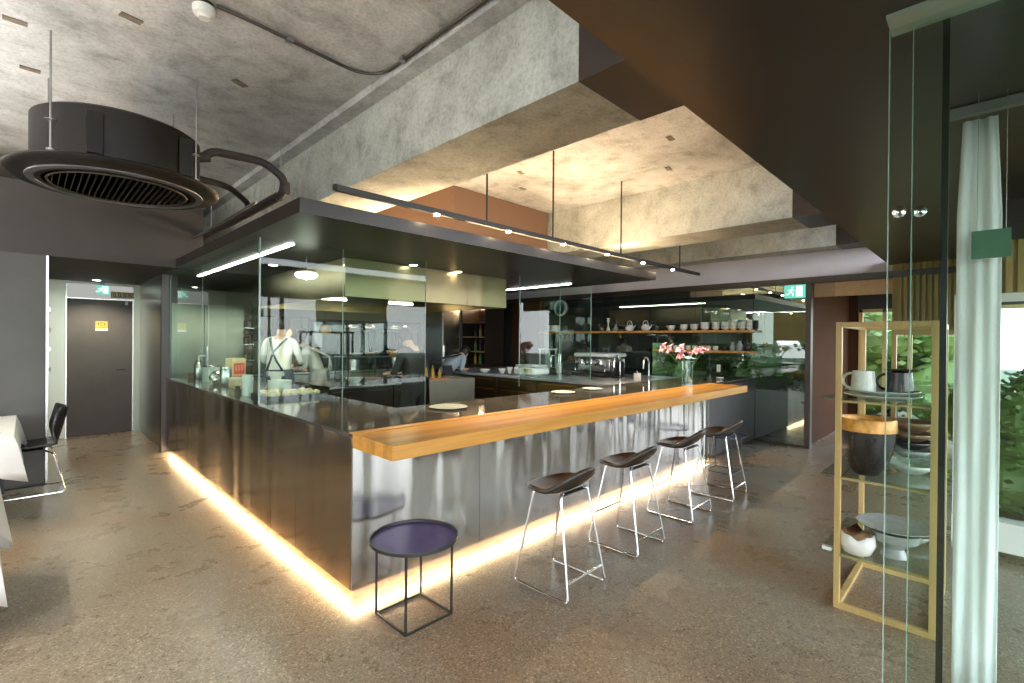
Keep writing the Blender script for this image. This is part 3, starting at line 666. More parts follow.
# ================================================================== TRAY TABLES
def tray_table(x, y, hh, r, a, lb, s=0.15):
    t = thing('side_table', lb, 'side table', (x, y, 0), 'round tray side tables by the bar', a)
    b = MB(); b.lathe([(r-0.012, hh-0.004), (r-0.010, hh+0.009), (r, hh+0.010), (r+0.001, hh-0.008), (r-0.03, hh-0.012), (0, hh-0.012)], (0, 0, 0), 56); b.build('tray_rim', 'black', t, True)
    b = MB(); b.lathe([(0, hh-0.003), (r-0.012, hh-0.003), (r-0.012, hh-0.010), (0, hh-0.010)], (0, 0, 0), 56); b.build('tray', 'purple', t, True)
    for sx_, sy_ in ((1, 1), (1, -1), (-1, 1), (-1, -1)):
        b = MB(); b.box(sx_*s-0.005, sx_*s+0.005, sy_*s-0.005, sy_*s+0.005, 0, hh-0.012); b.build('leg', 'black', t)
    b = MB()
    for q in (-1, 1):
        b.box(-s+0.005, s-0.005, q*s-0.005, q*s+0.005, 0.0, 0.010); b.box(q*s-0.005, q*s+0.005, -s+0.005, s-0.005, 0.0, 0.010)
    b.build('base_frame', 'black', t); return t
tray_table(1.55, 2.30, 0.435, 0.245, 0, 'round purple tray table by the bar corner in the foreground')
tray_table(5.93, 2.28, 0.43, 0.245, 0, 'round purple tray table behind the farthest bar stool')

# ================================================================== KITCHEN FURNITURE
def cabinet(name, lb, loc, body, front, mats, handle='chrome', group=None):
    "front: list of (kind, x0,x1,y0,y1,z0,z1, hx0,hx1,hy0,hy1,hz0,hz1)"
    t = thing(name, lb, 'cabinet', loc, group)
    b = MB(loc)
    for bx in body: b.box(*bx)
    b.build('carcass', mats[0], t)
    for f in front:
        b = MB(loc); b.box(*f[1:7], 0.003); d = b.build(f[0], mats[1], t)
        if len(f) > 7: b = MB(loc); b.box(*f[7:13], 0.002); b.build('handle', handle, d)
    return t
# return counter: one drawer unit per 0.9 m and a continuous pale worktop
for i in range(5):
    y = 3.46+i*0.955; lbl = ['bronze drawer unit under the pale worktop next to the stone bar counter', 'bronze drawer unit under the taps, second from the bar counter', 'bronze drawer unit under the pale worktop before the coffee machine', 'bronze drawer unit glowing warm right of the grey box island', 'bronze drawer unit under the pale worktop farthest from the bar'][i]
    fr = []
    for z0, z1 in ((0.10, 0.47), (0.48, 0.68), (0.69, 0.86)):
        fr.append(('drawer', 6.00, 6.02, y+0.004, y+0.948, z0, z1, 5.985, 6.0, y+0.1, y+0.85, z1-0.035, z1-0.02))
    cabinet('drawer_unit', lbl, (6.0, y, 0), [(6.02, 6.7, y+0.001, y+0.952, 0.0, 0.878)], fr, ('dark_cab', 'brass'), 'gold', 'bronze drawer units of the back counter')
b = MB((6.0, 3.46, 0.88)); b.box(5.97, 8.09, 3.405, 8.24, 0.88, 0.92, 0.003)
tag(b.build('back_worktop', 'grey_top'), 'continuous pale grey worktop of the back counter below the glass wall', 'worktop')
# grey box island and the cooking island
cabinet('island_cabinet', 'plain warm grey box island with pale top beside the dark cooking island', (4.42, 6.2, 0), [(4.42, 5.36, 6.20, 6.98, 0.0, 0.9)], [('side_door', 4.43, 5.35, 6.185, 6.20, 0.02, 0.895)], ('grey_cab', 'grey_cab'))
isl = cabinet('cooking_island', 'dark cooking island with steel top under the extractor hood', (3.0, 6.25, 0), [(2.86, 3.82, 6.27, 7.4, 0.0, 0.87), (3.83, 4.40, 6.27, 7.4, 0.0, 0.87)], [('door', 2.87, 3.34, 6.25, 6.27, 0.08, 0.86, 2.9, 3.3, 6.235, 6.25, 0.81, 0.825), ('door', 3.345, 3.815, 6.25, 6.27, 0.08, 0.86, 3.4, 3.78, 6.235, 6.25, 0.81, 0.825), ('oven_door', 3.835, 4.395, 6.25, 6.27, 0.08, 0.86, 3.87, 4.36, 6.235, 6.25, 0.78, 0.795)], ('dark_cab', 'dark_cab'))
b = MB(isl.location); b.box(2.85, 4.41, 6.23, 7.42, 0.87, 0.9, 0.003); b.build('steel_top', 'steel', isl)
# rack on the island
rk = thing('pass_rack', 'dark open wire rack of bowls standing on the cooking island', 'rack', (3.8, 6.5, 0.9)); KO = rk.location
for x in (3.20, 3.85, 4.36):
    for y in (6.42, 6.82):
        b = MB(KO); b.tube([(x, y, 0.9), (x, y, 1.69)], 0.009, 8); b.build('post', 'black', rk)
for z in (1.285, 1.67):
    b = MB(KO); b.box(3.18, 4.38, 6.40, 6.84, z-0.006, z+0.006); b.build('shelf', 'dark_metal', rk)
def bowl(lb, x, y, z, r, h, mat, group=None, cat='bowl', foot=0.45, name='bowl'):
    b = MB((x, y, z)); b.lathe([(r*foot*0.9, 0), (r*foot, 0.004), (r*foot*1.1, h*0.12), (r*0.8, h*0.55), (r, h), (r*0.955, h), (r*0.74, h*0.55), (r*0.4, h*0.17), (0, h*0.14)], (x, y, z), 20)
    return tag(b.build(name, mat, None, 'all'), lb, cat, group)
bd = ((3.42, 1.291, .12, .05, 'grey_ceramic', 'grey bowl on the upper rack level at its left'), (3.66, 1.291, .11, .07, 'brown_ceramic', 'brown bowl on the upper rack level near the middle'), (4.02, 1.291, .10, .08, 'amber_rim', 'amber bowl on the upper rack level beside the right post'), (4.22, 1.291, .12, .06, 'dark_ceramic', 'dark bowl on the upper rack level at its right'),
      (3.40, .901, .13, .08, 'celadon', 'pale bowl on the island top under the rack, left'), (3.70, .901, .12, .06, 'brown_ceramic', 'rust brown bowl on the island top under the rack'), (3.98, .901, .10, .07, 'dark_ceramic', 'small dark bowl on the island top under the rack'), (4.22, .901, .14, .09, 'dark_ceramic', 'large dark bowl on the island top right under the rack'))
for x, z, r, h, m, lb in bd: bowl(lb, x, 6.62, z, r, h, m)
for i, x in enumerate((3.36, 3.62, 4.05, 4.25)):
    b = MB((x, 6.62, 1.677)); b.lathe([(0.07, 0), (0.09, 0.01), (0.095, 0.07+0.01*(i % 2)), (0.085, 0.07), (0.08, 0.015), (0, 0.012)], (x, 6.62, 1.677), 18)
    tag(b.build('pan', 'steel', None, 'all'), ['steel pan on top of the pass rack at its left end', 'second steel pan on top of the pass rack', 'third steel pan on top of the pass rack', 'steel pan on top of the pass rack at its right end'][i], 'pan')
# tray of oil bottles on the grey island
t = thing('serving_tray', 'red brown tray of oil bottles on the grey box island', 'tray', (4.62, 6.5, 0.902)); b = MB(t.location)
b.box(4.45, 4.9, 6.3, 6.62, 0.902, 0.912); b.box(4.45, 4.9, 6.3, 6.31, 0.912, 0.93); b.box(4.45, 4.9, 6.61, 6.62, 0.912, 0.93); b.box(4.45, 4.46, 6.31, 6.61, 0.912, 0.93); b.box(4.89, 4.9, 6.31, 6.61, 0.912, 0.93); b.build('tray_board', 'copper', t)
for i, (x, y, h) in enumerate(((4.52, 6.4, .2), (4.58, 6.52, .24), (4.66, 6.42, .19), (4.73, 6.53, .22), (4.80, 6.43, .17))):
    t = thing('oil_bottle', 'amber oil bottle with thin neck, %s on the tray' % ['leftmost', 'tallest', 'middle', 'fourth from the left', 'short one rightmost'][i], 'bottle', (x, y, 0.913), 'oil bottles on the tray')
    b = MB(t.location); b.lathe([(0.026, 0), (0.028, 0.01), (0.028, h*0.55), (0.011, h*0.72), (0.010, h*0.93)], t.location, 14); b.build('bottle_body', 'oil', t, True)
    b = MB(t.location); b.lathe([(0.011, h*0.931), (0.011, h), (0, h)], t.location, 10); b.build('stopper', 'dark_metal', t)

# tall steel cabinets at the rear left
cabinet('tall_fridge', 'tall stainless fridge with green tinted doors behind the side glass screen', (1.5, 9.3, 0), [(1.50, 2.70, 9.325, 9.98, 0.0, 2.1)], [('door', 1.505, 2.095, 9.30, 9.323, 0.1, 2.09, 2.05, 2.065, 9.27, 9.30, 0.9, 1.4), ('door', 2.105, 2.695, 9.30, 9.323, 0.1, 2.09, 2.13, 2.145, 9.27, 9.30, 0.9, 1.4)], ('fridge', 'fridge'))
cabinet('tall_cupboard', 'tall pale steel cupboard behind the bending cook at the rear', (6.95, 9.2, 0), [(6.95, 7.55, 9.22, 9.98, 0, 2.36)], [('door', 6.955, 7.545, 9.20, 9.219, 0.1, 2.35, 6.98, 6.995, 9.17, 9.20, 0.9, 1.4)], ('steel', 'steel'))
# rear counter under the window
cabinet('rear_counter', 'dark rear counter with steel top under the kitchen window', (2.75, 9.3, 0), [(2.75, 4.6, 9.32, 9.98, 0, 0.86), (4.61, 6.9, 9.32, 9.98, 0, 0.86)], [('steel_top', 2.73, 6.92, 9.28, 9.99, 0.865, 0.9)]+[('door', 2.76+i*0.59, 3.34+i*0.59, 9.30, 9.319, 0.1, 0.85) for i in range(7)], ('dark_cab', 'steel'))
# wall shelf with jars, pans on hooks
ws = thing('wall_shelf', 'steel wall shelf with small jars left of the hanging pans', 'shelf', (2.9, 9.8, 1.1))
for z in (1.12, 1.42, 1.72):
    b = MB(ws.location); b.box(2.74, 3.0, 9.72, 9.98, z, z+0.015); b.build('shelf_board', 'steel', ws)
b = MB(ws.location); b.box(2.72, 2.738, 9.72, 9.98, 1.1, 1.9); b.build('side_board', 'steel', ws)
lev = ['bottom', 'middle', 'top']
for k, z in enumerate((1.136, 1.436, 1.736)):
    for j, x in enumerate((2.80, 2.87, 2.94)):
        t = thing('spice_jar', 'small glass spice jar on the %s shelf board, %s' % (lev[k], ['left', 'centre', 'right'][j]), 'jar', (x, 9.8, z), 'spice jars on the wall shelf')
        b = MB(t.location); b.lathe([(0.026, 0), (0.028, 0.01), (0.028, 0.08+0.01*j), (0.022, 0.095+0.01*j)], t.location, 12); b.build('jar_body', ['brown_ceramic', 'white_ceramic', 'grey_ceramic'][(j+k) % 3], t, True)
        b = MB(t.location); b.lathe([(0.025, 0.0955+0.01*j), (0.025, 0.115+0.01*j), (0, 0.115+0.01*j)], t.location, 12); b.build('lid', 'dark_metal', t)
hr = thing('hanging_rail', 'steel hanging rail with hooks above the pans on the rear wall', 'rail', (3.6, 9.9, 1.95))
b = MB(hr.location); b.tube([(2.75, 9.88, 1.96), (4.09, 9.88, 1.96)], 0.008, 8); b.build('bar', 'steel', hr)
for x in (2.8, 4.05):
    b = MB(hr.location); b.tube([(x, 9.88, 1.96), (x, 9.995, 1.96)], 0.008, 8); b.build('bracket', 'steel', hr)
def hpan(x, z, r, mat, lb):
    t = thing('hanging_pan', lb, 'pan', (x, 9.88, z), 'pans hung on the rear wall')
    rot = Matrix.Rotation(PI/2, 3, 'X')
    b = MB(t.location); b.lathe([(0, 0.0), (r*0.85, 0.0), (r, 0.045), (r*0.97, 0.045), (r*0.82, 0.008), (0, 0.008)], (x, 9.90, z-0.2-r), 24, rot=rot); b.build('pan_body', mat, t, True)
    b = MB(t.location); b.tube([(x, 9.875, z-0.2), (x, 9.872, z-0.02), (x, 9.88, z-0.012)], [0.012, 0.009, 0.006], 8); b.build('handle', 'black', t, True)
    return t
hpan(3.08, 1.95, 0.13, 'dark_metal', 'large black frying pan hung left of the standing cook')
hpan(3.38, 1.95, 0.11, 'dark_metal', 'black pan hung just behind the standing cook')
hpan(3.66, 1.95, 0.10, 'copper', 'copper saucepan hung right of the standing cook')
hpan(3.93, 1.95, 0.11, 'dark_metal', 'black pan hung nearest the rear window')
# copper moulds
for i, x in enumerate((3.35, 3.62, 3.88)):
    b = MB((x, 9.6, 0.901)); b.lathe([(0.08, 0), (0.09, 0.01), (0.09, 0.15), (0.094, 0.155), (0.086, 0.155), (0.085, 0.012), (0, 0.012)], (x, 9.6, 0.901), 20)
    b.tube([(x+0.088, 9.6, 1.02), (x+0.15, 9.55, 1.03), (x+0.23, 9.5, 1.04)], 0.008, 6)
    tag(b.build('saucepan', 'copper', None, True), ['copper saucepan on the rear counter, left one', 'copper saucepan on the rear counter, middle one', 'copper saucepan on the rear counter by the window'][i], 'saucepan')
# rear window
rw = MB()
for x in (4.1, 4.8, 5.5, 6.2, 6.86): rw.box(x, x+0.04, 10.02, 10.08, 0.9, 1.95)
rw.box(4.1, 6.9, 10.02, 10.08, 0.9, 0.95); rw.box(4.1, 6.9, 10.02, 10.08, 1.9, 1.95)
rw.mi = 1; rw.box(4.12, 6.88, 10.05, 10.056, 0.95, 1.9)
rw.build('window_13', ['dark_metal', 'rear_glass'], kind='structure')
# copper pendant
pt = thing('pendant_lamp', 'small gold pendant lamp hanging below the hood behind glass', 'pendant lamp', (3.57, 8.0, 1.64))
b = MB(pt.location); b.lathe([(0.105, 0), (0.075, 0.13), (0.02, 0.15), (0.018, 0.15), (0.072, 0.128), (0.10, 0.0), (0.105, 0)], (3.57, 8.0, 1.64), 24); b.build('shade', 'gold', pt, True)
b = MB(pt.location); b.tube([(3.57, 8, 1.79), (3.57, 8, 2.392)], 0.004, 6); b.build('cord', 'black', pt)
b = MB(pt.location); b.sphere((3.57, 8, 1.70), 0.028); b.build('bulb', emit('pendant_bulb', (1, 0.75, 0.45), 12), pt, True)
pf = thing('picture_frame', 'small pale framed panel on the rear wall beside the gold pendant', 'frame', (3.98, 9.99, 1.4))
b = MB(pf.location)
for bx in ((3.86, 3.89, 9.955, 9.998, 1.1, 1.72), (4.05, 4.08, 9.955, 9.998, 1.1, 1.72), (3.89, 4.05, 9.955, 9.998, 1.1, 1.13), (3.89, 4.05, 9.955, 9.998, 1.69, 1.72)): b.box(*bx)
b.build('frame', 'white', pf); b = MB(pf.location); b.box(3.89, 4.05, 9.985, 9.998, 1.13, 1.69); b.build('picture_panel', 'grey_ceramic', pf)

# wine cabinet on wall x = 8.1
wc = thing('wine_cabinet', 'tall dark cabinet with amber lit bottle shelves at the rear right', 'cabinet', (8.0, 8.9, 0)); WO = wc.location
b = MB(WO)
for bx in ((7.5, 8.09, 8.3, 8.33, 0, 2.36), (7.5, 8.09, 9.15, 9.18, 0, 2.36), (8.06, 8.09, 8.33, 9.15, 0, 2.36), (7.5, 8.06, 8.33, 9.15, 2.33, 2.36), (7.5, 8.06, 8.33, 9.15, 0, 0.95)): b.box(*bx)
b.build('carcass', 'dark_cab', wc)
for z in (1.25, 1.6, 1.95):
    b = MB(WO); b.box(7.52, 8.05, 8.33, 9.15, z, z+0.02); b.build('shelf', 'ply', wc)
b = MB(WO); b.box(8.04, 8.055, 8.36, 9.12, 2.31, 2.325); b.build('light_strip', 'cove', wc)
nm = ['left', 'second', 'third', 'right']
for k, z in enumerate((0.951, 1.271, 1.621)):
    for j, y in enumerate((9.0, 8.82, 8.62, 8.44)):
        b = MB((7.8, y, z)); b.lathe([(0.036, 0), (0.038, 0.01), (0.038, 0.17), (0.014, 0.22), (0.014, 0.28), (0, 0.28)], (7.8, y, z), 14)
        tag(b.build('bottle', ['oil', 'stem', 'dark_metal', 'amber_rim'][(j+k) % 4], None, True), '%s bottle of the %s row in the amber lit cabinet' % (nm[j], ['bottom', 'middle', 'top'][k]), 'bottle', 'bottles in the wine cabinet')

# ================================================================== THINGS ON THE RETURN COUNTER
def faucet(x, y, lb, h=0.36, dx=-0.13, dy=0.02):
    z = 0.9205; t = thing('faucet', lb, 'tap', (x, y, z), 'taps on the back worktop'); O = t.location
    b = MB(O); b.lathe([(0.028, 0), (0.028, 0.008), (0.018, 0.012), (0.018, 0.06), (0.013, 0.065)], (x, y, z), 16); b.build('base', 'chrome', t, True)
    pts = [(x, y, z+0.065), (x, y, z+h*0.72)]
    for k in range(1, 10):
        a = PI*k/9; pts.append((x+dx/2*(1-math.cos(a)), y+dy/2*(1-math.cos(a)), z+h*0.72+h*0.24*math.sin(a)))
    pts.append((x+dx, y+dy, z+h*0.52)); b = MB(O); b.tube(pts, 0.013, 10); b.build('spout', 'chrome', t, True)
    b = MB(O); b.tube([(x, y-0.015, z+0.05), (x+0.01, y-0.075, z+0.075)], 0.007, 8); b.build('lever', 'chrome', t, True); return t
faucet(6.45, 4.05, 'chrome swan neck tap beside the coffee machine', 0.42)
faucet(6.70, 3.70, 'chrome swan neck tap nearest the vase of lilies', 0.40)
faucet(6.5, 7.85, 'small chrome tap far back near the bending cook', 0.30)
sd_ = thing('soap_dispenser', 'small white square dispenser between the two taps', 'dispenser', (6.75, 3.93, 0.921))
b = MB(sd_.location); b.box(6.71, 6.79, 3.88, 3.97, 0.921, 1.05, 0.008); b.build('container', 'white_ceramic', sd_)
b = MB(sd_.location); b.tube([(6.75, 3.925, 1.05), (6.75, 3.925, 1.085), (6.71, 3.925, 1.085)], 0.005, 6); b.build('pump', 'chrome', sd_)
cm = thing('coffee_machine', 'wide chrome espresso machine with rounded white top behind the glass screen', 'coffee machine', (7.3, 5.1, 0.92)); QO = cm.location
b = MB(QO); b.box(7.10, 7.60, 4.66, 5.37, 0.99, 1.25, 0.03); b.build('body', 'steel', cm, True)
b = MB(QO); b.box(7.02, 7.62, 4.64, 5.39, 1.26, 1.33, 0.03); b.build('top_cover', 'white', cm, True)
b = MB(QO); b.box(6.92, 7.58, 4.68, 5.35, 0.94, 0.985, 0.01); b.build('drip_tray', 'dark_metal', cm)
for y in (4.74, 5.30):
    for x in (7.0, 7.5):
        b = MB(QO); b.lathe([(0.02, 0), (0.02, 0.022)], (x, y, 0.9205), 12); b.build('foot', 'black', cm)
for y in (4.82, 5.02, 5.22):
    b = MB(QO); b.lathe([(0.035, 0), (0.035, 0.07), (0.03, 0.08)], (7.05, y, 1.14), 16); b.build('group_head', 'chrome', cm, True)
    b = MB(QO); b.tube([(7.04, y, 1.155), (6.90, y, 1.135)], [0.014, 0.017], 8); b.build('portafilter', 'black', cm, True)
for y in (4.70, 5.33):
    b = MB(QO); b.tube([(7.09, y, 1.18), (7.02, y, 1.16), (7.0, y, 1.02)], 0.006, 6); b.build('steam_wand', 'chrome', cm, True)
gr = thing('coffee_grinder', 'dark upright coffee grinder right of the espresso machine', 'grinder', (7.1, 4.5, 0.92)); GO = gr.location
b = MB(GO); b.box(7.0, 7.2, 4.40, 4.56, 0.9205, 0.95, 0.008); b.box(7.08, 7.2, 4.43, 4.57, 0.95, 1.2, 0.02); b.build('body', 'black', gr)
b = MB(GO); b.lathe([(0.05, 1.2), (0.075, 1.3), (0.075, 1.36), (0, 1.37)], (7.13, 4.5, 0), 18); b.build('hopper', 'clear', gr, True)
b = MB(GO); b.tube([(7.08, 4.5, 1.08), (6.97, 4.5, 1.06)], 0.012, 8); b.build('fork', 'chrome', gr)
bp = thing('drip_kettle', 'tall silver coffee server standing on a round tray', 'kettle', (6.9, 5.62, 0.92)); O = bp.location
b = MB(O); b.lathe([(0.17, 0), (0.18, 0.012), (0.05, 0.02)], (6.9, 5.62, 0.9205), 28); b.build('tray', 'steel', bp, True)
b = MB(O); b.lathe([(0.075, 0.021), (0.08, 0.04), (0.055, 0.28), (0.06, 0.38), (0.05, 0.38), (0.045, 0.28), (0.0, 0.03)], (6.9, 5.62, 0.9205), 24); b.build('jug', 'steel', bp, True)
b = MB(O); b.tube(arc([(6.86, 5.66, 1.27), (6.80, 5.73, 1.28), (6.80, 5.73, 1.05), (6.85, 5.67, 1.04)], 0.04), 0.009, 8); b.build('handle', 'chrome', bp, True)
gs = thing('glass_stand', 'green edged glass display box left of the silver server', 'display box', (7.2, 6.15, 0.92)); O = gs.location
for x in (7.1, 7.3):
    for y in (6.03, 6.27):
        b = MB(O); b.box(x-0.012, x+0.012, y-0.012, y+0.012, 0.9205, 1.36); b.build('post', 'celadon', gs)
b = MB(O); b.box(7.08, 7.32, 6.01, 6.29, 1.362, 1.385); b.build('top', 'white', gs)
for z in (1.0, 1.18):
    b = MB(O); b.box(7.113, 7.287, 6.043, 6.257, z, z+0.006); b.build('glass_shelf', 'shelf_glass', gs)
wm = thing('vacuum_sealer', 'low rounded white machine on the back worktop', 'kitchen machine', (6.5, 6.0, 0.92)); O = wm.location
b = MB(O); b.box(6.35, 6.75, 5.72, 6.25, 0.9205, 1.06, 0.03); b.build('body', 'white', wm, True)
b = MB(O); b.box(6.37, 6.73, 5.74, 6.23, 1.062, 1.10, 0.015); b.build('lid', 'white', wm, True)
b = MB(O); b.box(6.343, 6.35, 5.78, 5.98, 0.96, 1.03); b.build('control_panel', 'yellow', wm)
for i, (x, y, r, h) in enumerate(((6.3, 6.5, .07, .09), (6.42, 6.42, .06, .12), (6.22, 6.9, .11, .07), (6.2, 5.5, .12, .02))):
    bowl(['white bowl left of the white machine on the back worktop', 'taller white cup bowl touching the white machine', 'wide white bowl near the bending cook', 'flat white dish in front of the white machine'][i], x, y, 0.9205, r, h, 'white_ceramic')
# reflective dishes set on bar counter
for i, (x, y, r) in enumerate(((2.42, 3.12, .155), (4.0, 3.2, .13), (4.55, 3.22, .12))):
    b = MB((x, y, ZT)); b.lathe([(r*.6, 0.001), (r*.65, 0.004), (r, 0.014), (r*.97, 0.016), (r*.62, 0.007), (0, 0.006)], (x, y, ZT), 36)
    tag(b.build('plate', 'grey_ceramic' if i == 0 else 'white_ceramic', None, True), ['wide shallow grey plate on the stone counter near the corner', 'white plate on the stone counter behind the bar top', 'white plate on the stone counter farthest from the corner'][i], 'plate')

# vase of lilies
vs_ = thing('glass_vase', 'clear glass cylinder vase of pink lilies on the bar', 'vase', (6.2, 2.86, ZT)); O = vs_.location; vz = ZT+0.0008
b = MB(O); b.lathe([(0.06, 0), (0.068, 0.004), (0.078, 0.29), (0.074, 0.29), (0.064, 0.012), (0, 0.012)], (6.2, 2.86, vz), 28); b.build('glass_body', 'vase_glass', vs_, True)
b = MB(O); b.lathe([(0.074, 0.29), (0.079, 0.29), (0.079, 0.296), (0.074, 0.296), (0.074, 0.29)], (6.2, 2.86, vz), 28); b.build('rim', 'glass_edge', vs_, True)
b = MB(O); b.lathe([(0, 0.0125), (0.0635, 0.0125), (0.068, 0.14), (0, 0.14)], (6.2, 2.86, vz), 28); b.build('water', 'clear', vs_, True)
rnd = random.Random(3)
def lily(i, hx, hy, hz, lb):
    hy = 2.88+(hy-2.88)*0.68; hx = 6.15+(hx-6.15)*0.8; hz -= 0.02
    t = thing('lily', lb, 'flower', (6.2, 2.86, vz+0.015), 'pink lilies in the vase'); O = t.location
    bx, by = 6.2+0.035*math.cos(i*1.3), 2.86+0.035*math.sin(i*1.3)
    P0, P1 = Vector((bx, by, vz+0.016)), Vector((hx, hy, hz)); mid = P0*0.5+P1*0.5+Vector((0, 0, 0.03)); mid.x = 6.2+(hx-6.2)*0.3; mid.y = 2.86+(hy-2.86)*0.3
    b = MB(O); b.tube([P0*(1-s)**2+mid*2*s*(1-s)+P1*s*s for s in [k/8 for k in range(9)]], 0.004, 6); b.build('stem', 'stem', t, True)
    ax = (P1-mid).normalized(); ax = (ax+Vector((rnd.uniform(-.8, .2), rnd.uniform(-.5, .5), rnd.uniform(-.3, .3)))).normalized()
    q = ax.to_track_quat('Z', 'Y').to_matrix()
    for k in range(6):
        a = k*PI/3+(0.2 if k % 2 else 0); b = MB(O); prev = None
        for s in range(7):
            u = s/6; w = 0.025*math.sin(PI*min(1, u*0.9+0.08)); rr = 0.012+0.078*u; zz = 0.05*math.sin(u*PI*0.62)-0.012*u*u*2
            cur = []
            for sd2 in (-1, 0, 1):
                lx = rr; ly = sd2*w; lz = zz-0.006*(1-abs(sd2))
                cur.append(b.bm.verts.new(P1+q @ Vector((lx*math.cos(a)-ly*math.sin(a), lx*math.sin(a)+ly*math.cos(a), lz))-b.o))
            if prev:
                for c in (0, 1): b._face([prev[c], prev[c+1], cur[c+1], cur[c]])
            prev = cur
        p = b.build('petal', 'pink', t, 'all'); p.modifiers.new('thickness', 'SOLIDIFY').thickness = 0.0015
    for k in range(4):
        a = k*1.6; b = MB(O); tip = P1+q @ Vector((0.015*math.cos(a), 0.015*math.sin(a), 0.07)); b.tube([P1, tip], 0.0012, 5); b.sphere(tip, 0.004, seg=6); b.build('stamen', 'amber_rim', t)
for i, (x, y, z, lb) in enumerate(((6.02, 3.22, 1.47, 'pink lily leaning farthest left out of the vase'), (6.05, 3.10, 1.45, 'pink lily second from the left, drooping'), (6.15, 2.94, 1.46, 'pink lily left of the vase centre, highest bloom'), (6.1, 2.90, 1.37, 'low pink lily hanging in front of the vase rim'), (6.22, 2.80, 1.39, 'pink lily just right of the vase centre'), (6.25, 2.66, 1.42, 'pink lily leaning right out of the vase'), (6.3, 2.58, 1.45, 'pink lily farthest right with raised bloom'))):
    lily(i, x, y, z, lb)
# small cloth and bowl at the end of the counter
bowl('tiny dark bowl at the far end of the stone counter', 7.0, 2.95, ZT+.0006, .05, .03, 'dark_ceramic')
bowl('tiny pale bowl right of the tiny dark one on the stone counter', 7.25, 2.85, ZT+.0006, .05, .03, 'white_ceramic')

# ================================================================== WALL SHELVES
def wshelf(lb, y0, y1, z):
    t = thing('wall_shelf', lb, 'shelf', (8.0, (y0+y1)/2, z)); b = MB(t.location); b.box(7.84, 8.095, y0, y1, z-0.035, z, 0.002); b.build('board', 'bar_wood', t)
    for y in (y0+0.25, (y0+y1)/2, y1-0.25):
        b = MB(t.location); b.box(7.95, 8.098, y-0.006, y+0.006, z-0.05, z-0.0355); b.build('bracket', 'dark_metal', t)
    return t
wshelf('long upper wooden wall shelf with teapots and cup stacks', 2.62, 6.95, 1.735)
wshelf('short lower wooden wall shelf with white cups and dark jars', 2.62, 4.25, 1.405)
zs_ = 1.7355
grp = 'stacked bowls on the upper wall shelf'
for si, (y, n, r) in enumerate(((3.98, 1, .075), (3.74, 3, .07), (3.56, 3, .07), (3.38, 4, .08), (3.20, 4, .07), (3.04, 4, .08), (2.92, 5, .07), (2.79, 4, .07), (2.68, 5, .05))):
    for k in range(n):
        if n == 1: bowl('single round bowl with lid between the teapots and the bowl stacks', 7.96, y, zs_, .08, .09, 'white_ceramic', grp)
        else: bowl('white bowl %s from below in the %s stack right of the teapots' % (['lowest', 'second', 'third', 'fourth', 'fifth'][k], ORD[si-1]) if k else 'white bowl at the bottom of the %s stack right of the teapots' % ORD[si-1], 7.96, y, zs_+k*0.028, r, 0.05, ('white_ceramic', 'celadon')[k % 2 if y < 3.1 else 0], grp)
def teapot(y, lb):
    t = thing('teapot', lb, 'teapot', (7.96, y, zs_), 'teapots on the upper shelf'); O = t.location
    b = MB(O); b.lathe([(0.05, 0), (0.075, 0.02), (0.085, 0.06), (0.065, 0.105), (0.03, 0.115), (0.012, 0.118), (0.014, 0.13), (0, 0.136)], (7.96, y, zs_), 22); b.build('pot', 'white_ceramic', t, True)
    b = MB(O); b.tube([(7.96, y-0.075, zs_+0.05), (7.96, y-0.11, zs_+0.08), (7.96, y-0.125, zs_+0.11)], [0.016, 0.010, 0.007], 8); b.build('spout', 'white_ceramic', t, True)
    b = MB(O); b.tube([(7.96, y+0.055*math.cos(a), zs_+0.10+0.09*math.sin(a)) for a in [PI*k/10 for k in range(11)]], 0.006, 8); b.build('handle', 'white_ceramic', t, True)
teapot(4.80, 'white round teapot with high hoop handle, left one'); teapot(4.47, 'white round teapot with high hoop handle, right one')
b = MB((7.96, 5.27, zs_)); b.lathe([(0.03, 0), (0.045, 0.01), (0.03, 0.05), (0.012, 0.10), (0.012, 0.16), (0.035, 0.20), (0.02, 0.22), (0.04, 0.25), (0.0, 0.24)], (7.96, 5.27, zs_), 18)
tag(b.build('bottle_vase', 'white_ceramic', None, True), 'slender pale bottle vase with knobbed neck on upper shelf', 'vase')
b = MB((7.96, 5.10, zs_)); b.lathe([(0.05, 0), (0.06, 0.02), (0.035, 0.07), (0.012, 0.10), (0.018, 0.13), (0, 0.14)], (7.96, 5.10, zs_), 18)
tag(b.build('cruet', 'grey_ceramic', None, True), 'grey conical cruet between bottle vase and teapot', 'cruet')
b = MB((7.96, 5.42, zs_)); b.lathe([(0.03, 0), (0.05, 0.02), (0.045, 0.06), (0.02, 0.08), (0, 0.08)], (7.96, 5.42, zs_), 16); b.tube([(7.96, 5.45, zs_+.05), (7.96, 5.50, zs_+.12), (7.96, 5.47, zs_+.14)], 0.01, 8)
tag(b.build('creamer', 'brown_ceramic', None, True), 'small brown spouted jug leftmost of the open shelf ware', 'jug')
b = MB((7.96, 4.98, zs_)); b.lathe([(0.04, 0), (0.09, 0.03), (0.085, 0.03), (0.03, 0.006), (0, 0.006)], (7.96, 4.98, zs_), 18)
tag(b.build('dish', 'grey_ceramic', None, True), 'flat grey dish left of the two teapots', 'dish')
b = MB((7.96, 6.65, zs_)); b.lathe([(0.13, 0), (0.14, 0.01), (0.14, 0.12), (0.13, 0.13), (0, 0.14)], (7.96, 6.65, zs_), 28, sx=0.8)
tag(b.build('white_crock', 'white_ceramic', None, True), 'wide white lidded crock at the far left end of the upper shelf', 'crock')
